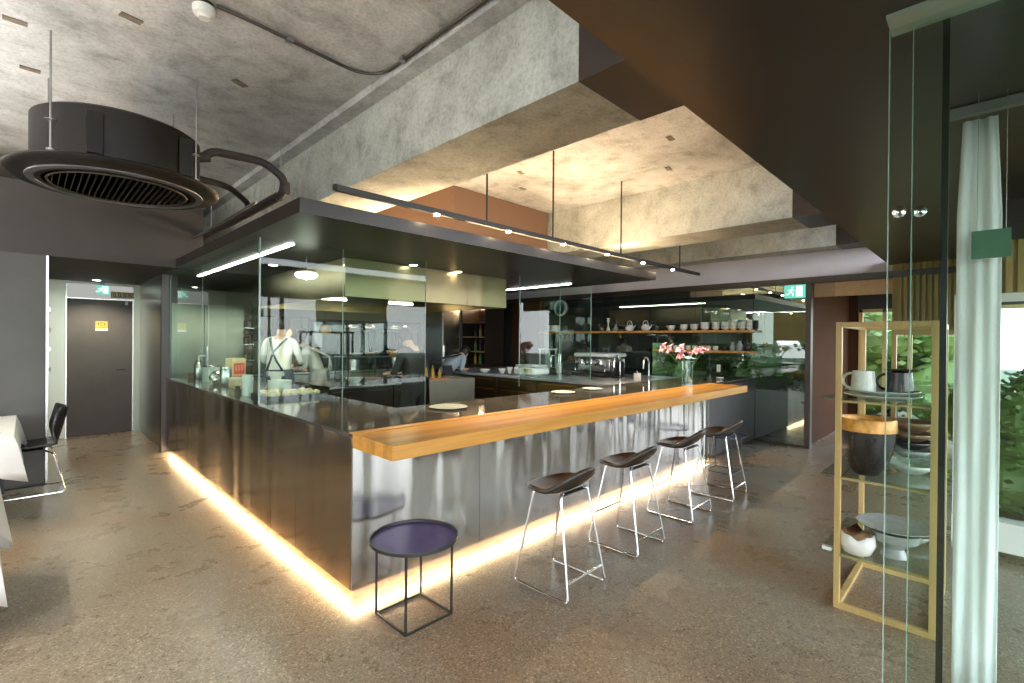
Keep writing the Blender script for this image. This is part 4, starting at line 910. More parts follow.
for i in range(9):
    y = 4.12-i*0.115
    b = MB((7.96, y, 1.4055)); b.lathe([(0.03, 0), (0.042, 0.01), (0.045, 0.075), (0.04, 0.075), (0.036, 0.012), (0, 0.012)], (7.96, y, 1.4055), 16)
    tag(b.build('cup', 'white_ceramic', None, 'all'), 'white handleless cup, %s from the left on the lower wall shelf' % ORD[i], 'cup', 'white cups on the lower shelf')
for i, (y, h, r) in enumerate(((3.06, .09, .05), (2.93, .14, .045), (2.82, .16, .05), (2.70, .13, .05))):
    b = MB((7.96, y, 1.4055)); b.lathe([(r*.8, 0), (r, 0.015), (r, h*0.6), (r*0.5, h*0.8), (r*0.45, h), (0, h)], (7.96, y, 1.4055), 18)
    tag(b.build('stoneware_jar', ['dark_ceramic', 'grey_ceramic', 'grey_ceramic', 'dark_ceramic'][i], None, True), ['short black jar right of the white cups', 'slate grey jar second in the jar group', 'tallest slate grey jar on the lower shelf', 'black jar at the right end of the lower shelf'][i], 'jar')
ck = thing('wall_clock', 'round white rimmed wall clock above the upper shelf', 'clock', (8.09, 6.56, 2.24)); rot = Matrix.Rotation(-PI/2, 3, 'Y')
b = MB(ck.location); b.lathe([(0.13, 0.0), (0.17, 0.0), (0.17, 0.03), (0.13, 0.03), (0.13, 0)], (8.095, 6.56, 2.24), 36, rot=rot); b.build('rim', 'white', ck, True)
b = MB(ck.location); b.lathe([(0, 0.012), (0.13, 0.012)], (8.095, 6.56, 2.24), 36, rot=rot); b.build('dial', 'celadon', ck)
b = MB(ck.location); b.lathe([(0.05, 0.014), (0.062, 0.014), (0.062, 0.018), (0.05, 0.018)], (8.095, 6.56, 2.24), 30, rot=rot); b.build('inner_ring', 'dark_grey_cab', ck)
for a, ln in ((0.6, .07), (2.3, .10)):
    b = MB(ck.location); b.tube([(8.076, 6.56, 2.24), (8.076, 6.56+ln*math.sin(a), 2.24+ln*math.cos(a))], 0.004, 5); b.build('hand', 'black', ck)
sw = MB((8.09, 3.2, 1.1)); sw.box(8.088, 8.098, 3.17, 3.23, 1.05, 1.17, 0.002)
tag(sw.build('wall_switch', 'white'), 'small white switch plate on the dark glass wall', 'switch')

# exit signs
def exit_sign(name, lb, loc, facing, w=0.27, h=0.19):
    t = thing(name, lb, 'exit sign', loc); x, y, z = loc
    def P(u, v, d): # u right as seen, v up, d towards the viewer
        return (x-d, y-u, z+v) if facing == 'x' else (x+u, y-d, z+v)
    def bx(mb, u0, u1, v0, v1, d0, d1):
        a, c = P(u0, v0, d0), P(u1, v1, d1); mb.box(min(a[0], c[0]), max(a[0], c[0]), min(a[1], c[1]), max(a[1], c[1]), min(a[2], c[2]), max(a[2], c[2]))
    b = MB(loc); bx(b, -w/2, w/2, -h/2, h/2, -0.02, 0.02); b.build('housing', 'exit_green', t)
    b = MB(loc); bx(b, w*0.08, w*0.40, -h*0.40, h*0.40, 0.0205, 0.023); b.build('door_pictogram', 'exit_white', t)
    b = MB(loc); c = -w*0.17
    b.sphere(P(c+0.02, h*0.30, 0.024), 0.014, seg=10)
    for s_ in (((c+0.012, h*0.20), (c-0.005, -h*0.05)), ((c-0.005, -h*0.05), (c+0.035, -h*0.16)), ((c+0.035, -h*0.16), (c+0.022, -h*0.36)), ((c-0.005, -h*0.05), (c-0.035, -h*0.22)), ((c-0.035, -h*0.22), (c-0.065, -h*0.22)), ((c+0.010, h*0.16), (c+0.045, h*0.04)), ((c+0.010, h*0.16), (c-0.035, h*0.06))):
        b.tube([P(s_[0][0], s_[0][1], 0.024), P(s_[1][0], s_[1][1], 0.024)], 0.008, 6)
    b.build('running_figure', 'exit_white', t); return t
e1 = exit_sign('exit_sign', 'green lit exit sign with running figure at the right doorway', (7.99, 2.06, 2.30), 'x')
b = MB(e1.location); b.tube([(7.99, 2.06, 2.40), (7.99, 2.06, 2.42)], 0.01, 8); b.box(7.97, 8.03, 1.98, 2.14, 2.4005, 2.418); b.build('bracket', 'dark_metal', e1)
e2 = exit_sign('exit_sign', 'green lit exit sign above the dark door at the left', (0.86, 9.9, 2.28), 'y', 0.15, 0.14)
b = MB(e2.location); b.tube([(0.86, 9.9, 2.35), (0.86, 9.9, 2.398)], 0.012, 8); b.build('bracket', 'white', e2)

# ================================================================== LEFT DOOR
dr = thing('door_1', 'dark grey corridor door', 'door', (0.84, 10.0, 0)); del dr['label']; del dr['category']; dr['kind'] = 'structure'
b = MB(dr.location); b.box(0.445, 1.235, 9.985, 10.03, 0.005, 2.13); b.build('door_leaf', 'panel', dr)
b = MB(dr.location); b.tube(arc([(1.15, 9.985, 1.02), (1.15, 9.94, 1.02), (1.03, 9.94, 1.02)], 0.02), 0.01, 8); b.build('door_handle', 'black', dr)
b = MB(dr.location); b.box(0.43, 0.445, 9.97, 10.04, 0, 2.36); b.box(1.235, 1.25, 9.97, 10.04, 0, 2.36); b.box(0.445, 1.235, 9.97, 10.04, 2.13, 2.145); b.build('door_frame', 'steel', dr)
b = MB(dr.location); b.box(0.445, 1.235, 10.0, 10.02, 2.145, 2.36); b.build('transom_panel', emit('transom_added_glow', (0.95, 0.95, 0.9), 0.16), dr)  # emission put into the panel so it reads bright; no lamp behind
ns = thing('door_sign', 'small black and cream lettered sign plate above the dark door', 'sign', (1.10, 9.95, 2.24))
b = MB(ns.location); b.box(0.96, 1.245, 9.945, 9.96, 2.165, 2.265); b.build('plate_frame', 'black', ns)
b = MB(ns.location); b.box(0.968, 1.237, 9.941, 9.945, 2.173, 2.257); b.build('plate_face', 'cream', ns)
for i in range(4):
    x = 0.985+i*0.065; b = MB(ns.location)
    b.box(x, x+0.035, 9.938, 9.941, 2.232, 2.24); b.box(x, x+0.008, 9.938, 9.941, 2.195, 2.232); b.box(x+0.012, x+0.04, 9.938, 9.941, 2.19, 2.2); b.box(x+0.024, x+0.032, 9.938, 9.941, 2.2, 2.228)
    b.build('lettering', 'black', ns)
b = MB((0.85, 9.98, 1.72)); b.box(0.775, 0.925, 9.98, 9.9845, 1.65, 1.79); ys_ = tag(b.build('door_sticker', 'yellow'), 'yellow notice sticker on the dark door', 'sticker')
b = MB(ys_.location); b.box(0.775, 0.925, 9.979, 9.9799, 1.64, 1.672)
b.build('pale_strip', 'white', ys_).location = (0, 0, 0)
b = MB(ys_.location)
for (u0, u1, v0, v1) in ((.80, .83, 1.75, 1.755), (.812, .818, 1.71, 1.775), (.84, .87, 1.765, 1.77), (.84, .846, 1.72, 1.765), (.84, .87, 1.715, 1.72), (.88, .905, 1.74, 1.745), (.88, .886, 1.71, 1.77), (.80, .90, 1.69, 1.694)): b.box(u0, u1, 9.978, 9.9799, v0, v1)
b.build('lettering', 'dark_grey_cab', ys_)
b = MB((1.16, 9.98, 2.09)); b.box(1.14, 1.18, 9.975, 9.9845, 2.06, 2.12, 0.004); tag(b.build('door_contact', 'white'), 'small white contact box at the top corner of dark door', 'door contact')
t = thing('recessed_downlight', 'small puck downlight in the corridor ceiling above the door', 'ceiling light', (0.75, 9.5, 2.385)); b = MB(t.location); b.lathe([(0.06, 0), (0.06, 0.014), (0.05, 0.014), (0.05, 0.0), (0.06, 0)], t.location, 24); b.build('trim_ring', 'white', t); b = MB(t.location); b.lathe([(0.048, 0.004), (0.048, 0.01)], t.location, 20); b.build('lamp_face', 'led_white', t)
L('downlight_beam', 'SPOT', (0.75, 9.3, 2.36), 45, (1, 0.85, 0.65), t, spot_size=2.4, spot_blend=0.6, shadow_soft_size=0.04)
# coats and rack in the corridor
cr_ = thing('wall_rack', 'dark vertical rack with small items on the corridor side wall', 'rack', (0.2, 8.6, 1.5)); b = MB(cr_.location); b.box(0.152, 0.17, 8.5, 8.56, 0.9, 2.0); b.build('backing', 'black', cr_)
for i, z in enumerate((1.1, 1.35, 1.6, 1.85)):
    b = MB(cr_.location); b.box(0.17, 0.23, 8.46, 8.60, z, z+0.05+0.02*(i % 2), 0.005); b.build('tray', ('white', 'steel')[i % 2], cr_)

# ================================================================== THINGS ON THE SIDE COUNTER (behind glass)
def jar(name, lb, x, y, z, prof, mat, cat, seg=20, **kw):
    b = MB((x, y, z)); b.lathe(prof, (x, y, z), seg); return tag(b.build(name, mat, None, True), lb, cat)
zc = ZT+0.0006
jar('steel_cup', 'short pale cup leftmost on the side counter', 1.6, 7.75, zc, [(0.04, 0), (0.045, 0.07), (0.04, 0.07), (0.035, 0.01), (0, 0.01)], 'brown_ceramic', 'cup')
t = thing('pump_bottle', 'tall clear pump bottle behind the side glass screen', 'bottle', (1.62, 7.45, zc)); b = MB(t.location)
b.lathe([(0.05, 0), (0.055, 0.01), (0.055, 0.2), (0.02, 0.25)], (1.62, 7.45, zc), 18); b.build('bottle_body', 'steel', t, True)
b = MB(t.location); b.tube([(1.62, 7.45, zc+.25), (1.62, 7.45, zc+.31), (1.68, 7.40, zc+.31)], 0.012, 8); b.build('pump', 'white', t, True)
t = thing('stock_pot', 'green grey cooking pot with steel rim on the side counter', 'pot', (1.66, 6.98, zc)); b = MB(t.location)
b.lathe([(0.10, 0), (0.105, 0.01), (0.105, 0.19), (0.098, 0.19), (0.096, 0.015), (0, 0.015)], (1.66, 6.98, zc), 28); b.build('pot_body', 'celadon', t, True)
b = MB(t.location); b.tube([(1.66+0.108*math.cos(a), 6.98+0.108*math.sin(a), zc+0.193) for a in [k*PI/16 for k in range(32)]], 0.006, 6, True); b.build('rim', 'chrome', t, True)
for s_ in (-1, 1):
    b = MB(t.location); b.tube(arc([(1.66+s_*0.105*0.7, 6.98-s_*0.105*0.7-.03, zc+.13), (1.66+s_*0.15*.75, 6.98-s_*0.15*.75-.03, zc+.14), (1.66+s_*0.15*.75+.04, 6.98-s_*0.15*.75+.02, zc+.14), (1.66+s_*.105*.7+.04, 6.98-s_*.105*.7+.02, zc+.13)], .02), 0.006, 6); b.build('handle', 'chrome', t, True)
b = MB((1.62, 6.6, zc)); b.sphere((1.62, 6.6, zc+0.075), 0.075, (1, 1.2, 1), 12); fo = b.build('foil_bundle', 'chrome')
for v in fo.data.vertices: v.co += Vector((rnd.uniform(-1, 1), rnd.uniform(-1, 1), rnd.uniform(-1, 1)))*0.012
tag(fo, 'crumpled silver foil bundle between pot and steel canister', 'foil')
t = thing('steel_canister', 'tall fluted steel canister right of the green grey pot', 'canister', (1.62, 6.22, zc)); b = MB(t.location)
b.lathe([(0.055, 0), (0.06, 0.01), (0.06, 0.19), (0.055, 0.2)], (1.62, 6.22, zc), 24); b.build('body', 'steel', t, True)
b = MB(t.location); b.lathe([(0.057, 0.201), (0.057, 0.22), (0, 0.225)], (1.62, 6.22, zc), 24); b.build('lid', 'chrome', t, True)
t = thing('food_box', 'tall cream box with red printed label on the side counter', 'box', (1.86, 6.72, zc), rz=0.6); b = MB((0, 0, 0))
b.box(-0.115, 0.115, -0.05, 0.05, 0.0, 0.30, 0.002); b.build('carton', 'cream', t)
b = MB((0, 0, 0)); b.box(-0.09, 0.09, -0.053, -0.0505, 0.10, 0.235); b.build('red_label', 'red', t)
b = MB((0, 0, 0))
for i in range(3):
    x = -0.07+i*0.05; b.box(x, x+0.035, -0.0545, -0.053, 0.20, 0.207); b.box(x, x+0.007, -0.0545, -0.053, 0.15, 0.2); b.box(x+0.012, x+0.035, -0.0545, -0.053, 0.145, 0.153); b.box(x+0.02, x+0.027, -0.0545, -0.053, 0.153, 0.19)
b.build('lettering', 'cream', t)
b = MB((0, 0, 0)); b.box(-0.10, 0.10, -0.0525, -0.0505, 0.02, 0.08); b.build('orange_band', 'amber_rim', t)
t = thing('storage_tub', 'square beige lidded tub in front of the red labelled box', 'tub', (1.66, 5.85, zc)); b = MB(t.location); b.box(1.58, 1.76, 5.75, 5.97, zc, zc+0.10, 0.012); b.build('tub_body', 'cream', t); b = MB(t.location); b.box(1.57, 1.77, 5.74, 5.98, zc+0.1005, zc+0.115, 0.004); b.build('lid', 'white', t)
for i, (x, y, r, h) in enumerate(((1.50, 5.35, .03, .08), (1.54, 5.22, .022, .10), (1.52, 5.08, .028, .07))):
    jar('pepper_mill', ['small dark mill left in the group by the glass corner', 'slim dark mill in the middle by the glass corner', 'short dark mill right in the group by the glass corner'][i], x, y, zc, [(r, 0), (r, h*.4), (r*.6, h*.6), (r*.9, h*.85), (0, h)], 'dark_metal', 'pepper mill', 14)
t = thing('food_tray', 'long dark tray of light food behind the front glass corner', 'tray', (1.75, 4.75, zc)); b = MB(t.location)
b.box(1.50, 2.04, 4.50, 4.95, zc, zc+0.008); b.box(1.50, 2.04, 4.50, 4.508, zc+.008, zc+.035); b.box(1.50, 2.04, 4.942, 4.95, zc+.008, zc+.035); b.box(1.50, 1.508, 4.508, 4.942, zc+.008, zc+.035); b.box(2.032, 2.04, 4.508, 4.942, zc+.008, zc+.035); b.build('tray_base', 'black', t)
for i in range(14):
    x = 1.56+0.07*(i % 7); y = 4.62+0.18*(i//7)+rnd.uniform(-.02, .02); r = rnd.uniform(.034, .045)
    b = MB((x, y, zc+.009)); b.sphere((x, y, zc+.009+r*.8), r, (1, 1.1, .8), 10); o = b.build('bread_roll', 'cream', None, True)
    tag(o, 'pale bread roll, %s from the left in the %s row on the dark tray' % (ORD[i % 7], ['front', 'back'][i//7]), 'bread roll', 'bread rolls on the tray')
jar('white_tub', 'wide white round tub behind the bread tray', 1.85, 5.2, zc, [(0.10, 0), (0.11, 0.01), (0.115, 0.12), (0.108, 0.12), (0.10, 0.015), (0, 0.015)], 'white_ceramic', 'tub', 28)
jar('paper_roll', 'white upright paper roll beside the glass corner', 1.50, 4.62+.42, zc, [(0.04, 0), (0.045, 0.002), (0.045, 0.2), (0.015, 0.2), (0.015, 0.19)], 'white', 'paper roll', 20)
# items on the rear counter
for i, (x, m, h, r) in enumerate(((4.9, 'steel', .2, .14), (5.4, 'dark_ceramic', .12, .12), (5.9, 'steel', .24, .12), (6.4, 'white_ceramic', .12, .1))):
    jar('pot', ['steel stock pot left under the rear window', 'black pot under the rear window', 'tall steel pot under the rear window', 'white pot right under the rear window'][i], x, 9.6, 0.901, [(r, 0), (r, h), (r*.93, h), (r*.9, .01), (0, .01)], m, 'pot')

# ================================================================== DISPLAY SHELF UNIT (right)
du = thing('display_shelf', 'pale oak open display shelf with glass plates behind the glass doors', 'shelf unit', (3.345, 0.64, 0)); DO = du.location
xa, xb, ya, yb, zt = 3.345, 4.12, 0.19, 0.645, 1.67
for (x, y) in ((xa, ya), (xa, yb-0.03), (xb-0.03, ya), (xb-0.03, yb-0.03)):
    b = MB(DO); b.box(x, x+0.03, y, y+0.03, 0.0, zt, 0.002); b.build('post', 'pale_wood', du)
for z in (0.0, zt-0.03):
    for bx in ((xa, xa+0.03, ya+0.03, yb-0.03, z, z+0.03), (xb-0.03, xb, ya+0.03, yb-0.03, z, z+0.03), (xa+0.03, xb-0.03, ya, ya+0.03, z, z+0.03), (xa+0.03, xb-0.03, yb-0.03, yb, z, z+0.03)):
        b = MB(DO); b.box(*bx); b.build('rail', 'pale_wood', du)
for z in (0.312, 0.764, 1.215):
    b = MB(DO); b.box(xa-0.01, xb+0.01, ya+0.0301, yb-0.0301, z, z+0.01); b.box(xa+0.0301, xb-0.0301, yb-0.03, yb+0.07, z, z+0.01); b.box(xa-0.01, xa+0.03, yb+0.0005, yb+0.07, z, z+0.01); b.build('glass_plate', 'shelf_glass', du)
    b = MB(DO); b.box(xa+0.031, xa+0.045, ya+0.03, yb-0.03, z-0.014, z-0.0005); b.build('support_bar', 'pale_wood', du)

def mug(name, lb, x, y, z, r, h, mat, hdir=(0, 1), cat='mug'):
    t = thing(name, lb, cat, (x, y, z)); b = MB(t.location)
    b.lathe([(r*0.92, 0), (r, 0.006), (r*0.97, h*0.4), (r*0.86, h), (r*0.80, h), (r*0.9, h*0.4), (r*0.88, 0.012), (0, 0.012)], (x, y, z), 32); b.build('body', mat, t, True)
    hx, hy = hdir; b = MB(t.location)
    b.tube([(x+hx*(r*0.9+0.045*math.sin(a)), y+hy*(r*0.9+0.045*math.sin(a)), z+h*0.52+0.045*math.cos(a)) for a in [PI*k/10 for k in range(11)]], 0.008, 8); b.build('handle', mat, t, True); return t
def plate(name, lb, x, y, z, r, h, mat, group=None, cat='plate'):
    b = MB((x, y, z)); b.lathe([(r*0.55, 0), (r*0.58, 0.003), (r*0.9, h*0.6), (r, h), (r*0.985, h+0.003), (r*0.6, 0.007), (0, 0.006)], (x, y, z), 40); return tag(b.build(name, mat, None, True), lb, cat, group)
ze = 1.2256
plate('plate', 'lower pale celadon plate under the mug on the display shelf', 3.52, 0.45, ze, 0.185, 0.024, 'celadon')
plate('plate', 'upper pale celadon plate carrying the celadon mug', 3.52, 0.45, ze+0.026, 0.178, 0.024, 'celadon')
mug('mug', 'large pale celadon mug standing on two plates', 3.50, 0.535, ze+0.034, 0.062, 0.125, 'celadon')
mug('mug', 'large black glazed mug right of the celadon mug', 3.58, 0.375, ze+0.034, 0.068, 0.12, 'dark_ceramic')
bowl('clear greenish glass bowl at the back of the top glass plate', 3.85, 0.33, ze, 0.11, 0.09, 'clear')
plate('plate', 'dark dish lying across the black mug on the display shelf', 3.60, 0.365, ze+0.156, 0.085, 0.012, 'dark_ceramic')
ze = 0.7746
t = thing('planter_bowl', 'tall black bowl with a wide amber gold rim on the display shelf', 'bowl', (3.50, 0.515, ze)); b = MB(t.location)
b.lathe([(0.045, 0), (0.060, 0.006), (0.082, 0.035), (0.112, 0.10), (0.134, 0.19), (0.141, 0.262), (0.134, 0.262), (0.125, 0.18), (0.06, 0.04), (0, 0.03)], (3.50, 0.515, ze), 40); b.build('bowl_body', 'dark_ceramic', t, True)
b = MB(t.location); b.lathe([(0.1435, 0.263), (0.142, 0.325), (0.137, 0.335), (0.131, 0.325), (0.134, 0.263), (0.1435, 0.263)], (3.50, 0.515, ze), 40); b.build('gold_rim', 'amber_rim', t, True)
grp = 'bowls stacked behind the black bowl'
st_ = [(0.15, 0.06, 'celadon', 'pale green wide bowl at the bottom of the display stack'), (0.145, 0.07, 'clear', 'clear glass bowl second from below in the display stack'), (0.14, 0.05, 'grey_ceramic', 'grey bowl in the middle of the display stack'), (0.13, 0.05, 'dark_ceramic', 'black bowl upper in the display stack'), (0.135, 0.05, 'brown_ceramic', 'rust brown bowl topping the display stack')]
z = ze
for r, h, m, lb in st_: bowl(lb, 3.74, 0.335, z, r*0.86, h, m, grp); z += 0.048
bowl('wide dark brown bowl at the very top of the display stack', 3.74, 0.335, z+0.01, 0.13, 0.06, 'brown_ceramic')
ze = 0.3226
t = thing('pedestal_bowl', 'grey pedestal bowl carrying a wide plate on the lowest glass', 'bowl', (3.53, 0.385, ze)); b = MB(t.location)
b.lathe([(0.062, 0), (0.066, 0.006), (0.045, 0.05), (0.05, 0.06), (0.11, 0.10), (0.125, 0.15), (0.118, 0.15), (0.1, 0.105), (0, 0.07)], (3.53, 0.385, ze), 36); b.build('bowl_body', 'grey_ceramic', t, True)
plate('platter', 'wide pale grey platter lying on the pedestal bowl', 3.56, 0.39, ze+0.149, 0.18, 0.025, 'grey_ceramic', None, 'platter')
t = thing('rustic_bowl', 'rough white bowl with torn brown inside on the lowest glass', 'bowl', (3.425, 0.545, ze)); b = MB(t.location)
b.lathe([(0.05, 0), (0.07, 0.01), (0.092, 0.06), (0.085, 0.115), (0.078, 0.115), (0.08, 0.06), (0.05, 0.02), (0, 0.02)], (3.425, 0.545, ze), 32); o = b.build('bowl_body', 'white_ceramic', t, 'all')
for v in o.data.vertices:
    a = math.atan2(v.co.y, v.co.x); v.co.z += (0.012*math.sin(3*a+1)+0.006*math.sin(7*a)) * max(0, v.co.z/0.115)
b = MB(t.location); b.lathe([(0.077, 0.118), (0.079, 0.06), (0.049, 0.022), (0, 0.022), (0, 0.024), (0.045, 0.025), (0.074, 0.06), (0.070, 0.125)], (3.425, 0.545, ze), 32); o = b.build('brown_lining', 'brown_ceramic', t, 'all')
for v in o.data.vertices:
    a = math.atan2(v.co.y, v.co.x); v.co.z += (0.014*math.sin(3*a+1)+0.01*math.sin(6*a)) * max(0, v.co.z/0.115)
b = MB((3.365, 0.68, ze)); b.box(3.345, 3.385, 0.655, 0.705, ze, ze+0.02, 0.003); tag(b.build('price_block', 'white'), 'small white block at the corner of the lowest glass plate', 'block')
bowl('grey bowl on the lowest glass behind the pedestal bowl', 3.86, 0.34, ze, 0.11, 0.06, 'grey_ceramic')

# ================================================================== DINING SIDE (left)
def cloth_table(lb, clb, x0, x1, y0, y1, h=0.75, drop=0.22, tip=0.36):
    t = thing('dining_table', lb, 'table', ((x0+x1)/2, (y0+y1)/2, 0), 'dining tables at the left edge'); O = t.location
    b = MB(O); b.box(x0+0.01, x1-0.01, y0+0.01, y1-0.01, h-0.03, h-0.006); b.build('table_top', 'panel', t)
    for x in (x0+0.08, x1-0.12):
        for y in (y0+0.08, y1-0.12):
            b = MB(O); b.box(x, x+0.04, y, y+0.04, 0, h-0.031); b.build('leg', 'black', t)
    b = MB(((x0+x1)/2, (y0+y1)/2, h)); n = 14
    cx, cy = (x0+x1)/2, (y0+y1)/2; hx, hy = (x1-x0)/2, (y1-y0)/2
    # top
    ring = []
    for side in range(4):
        for k in range(n):
            s = -1+2*k/n
            p = [(s*hx, -hy), (hx, s*hy), (-s*hx, hy), (-hx, -s*hy)][side]; nrm = [(0, -1), (1, 0), (0, 1), (-1, 0)][side]
            ring.append((p, nrm, s))
    top = [b.bm.verts.new((p[0], p[1], 0)) for p, _, _ in ring]
    c = b.bm.verts.new((0, 0, 0.0005))
    N_ = len(ring)
    for i in range(N_): b._face([c, top[i], top[(i+1) % N_]])
    prev = top
    for lv in range(1, 6):
        f = lv/5; cur = []
        for (p, nn, s) in ring:
            cor = abs(s)**3; d = drop+(tip-drop)*cor; 
            nx_, ny_ = nn
            if abs(s) == 1: nx_, ny_ = p[0]/hx*0.8, p[1]/hy*0.8
            w = 0.012+0.015*f+0.012*math.sin(s*9)*f+0.08*f*cor
            cur.append(b.bm.verts.new((p[0]+nx_*w, p[1]+ny_*w, -d*f)))
        for i in range(N_): b._face([prev[i], prev[(i+1) % N_], cur[(i+1) % N_], cur[i]])
        prev = cur
    o = b.build('tablecloth', 'cloth', None, True); o.modifiers.new('thickness', 'SOLIDIFY').thickness = 0.002
    tag(o, clb, 'tablecloth', 'white tablecloths at the left edge'); return t
cloth_table('dining table under white cloth beside the black shell chair', 'white tablecloth with pointed corners beside the black shell chair', -0.95, -0.06, 5.50, 6.96)
cloth_table('nearer dining table at the left picture edge under white cloth', 'nearer white tablecloth whose low tip pokes in at the left edge', -1.1, -0.14, 3.62, 4.40, 0.75, 0.36, 0.58)
def shell_chair(x, y, rz, lb):
    t = thing('shell_chair', lb, 'chair', (x, y, 0), None, rz); b = MB(); nu, nv = 14, 18; rows = []
    for j in range(nv+1):
        s = j/nv
        if s < 0.55: yy = 0.22-0.42*s/0.55; zz = 0.46-0.02*math.sin(PI*s/0.55)
        else: q = (s-0.55)/0.45; yy = -0.20-0.09*q; zz = 0.46+0.37*q**1.15
        hw = 0.22*(1-0.25*max(0, (s-0.85)/0.15)**2)
        rows.append([(hw*u, yy+0.08*u*u*(min(1, (s-0.55)/0.2) if s > 0.55 else 0), zz+0.03*u*u) for u in [-1+2*i/nu for i in range(nu+1)]])
    V = [[b.bm.verts.new(p) for p in r] for r in rows]
    for j in range(nv):
        for i in range(nu): b._face([V[j][i], V[j][i+1], V[j+1][i+1], V[j+1][i]])
    o = b.build('seat_shell', 'black_shell', t, 'all'); m = o.modifiers.new('thickness', 'SOLIDIFY'); m.thickness = 0.022
    for s_ in (-1, 1):
        b = MB(); b.tube(arc([(s_*0.12, -0.10, 0.425), (s_*0.2, -0.17, 0.40), (s_*0.215, -0.26, 0.012), (s_*0.215, 0.24, 0.012), (s_*0.2, 0.19, 0.40), (s_*0.12, 0.12, 0.425)], 0.04, 4), 0.009, 8); b.build('sled_leg', 'chrome', t, True)
    b = MB(); b.box(-0.12, 0.12, -0.10, 0.12, 0.424, 0.432); b.build('under_frame', 'black', t)
    return t
shell_chair(0.03, 6.72, PI/2, 'black shell chair with chrome sled legs tucked at the white table')
b = MB((-0.2, 5.9, 0.752)); b.tube([(-0.25, 5.80, 0.7555), (-0.14, 5.74, 0.7555)], 0.003, 6); tag(b.build('cutlery', 'black'), 'dark cutlery piece lying on the white tablecloth', 'cutlery')

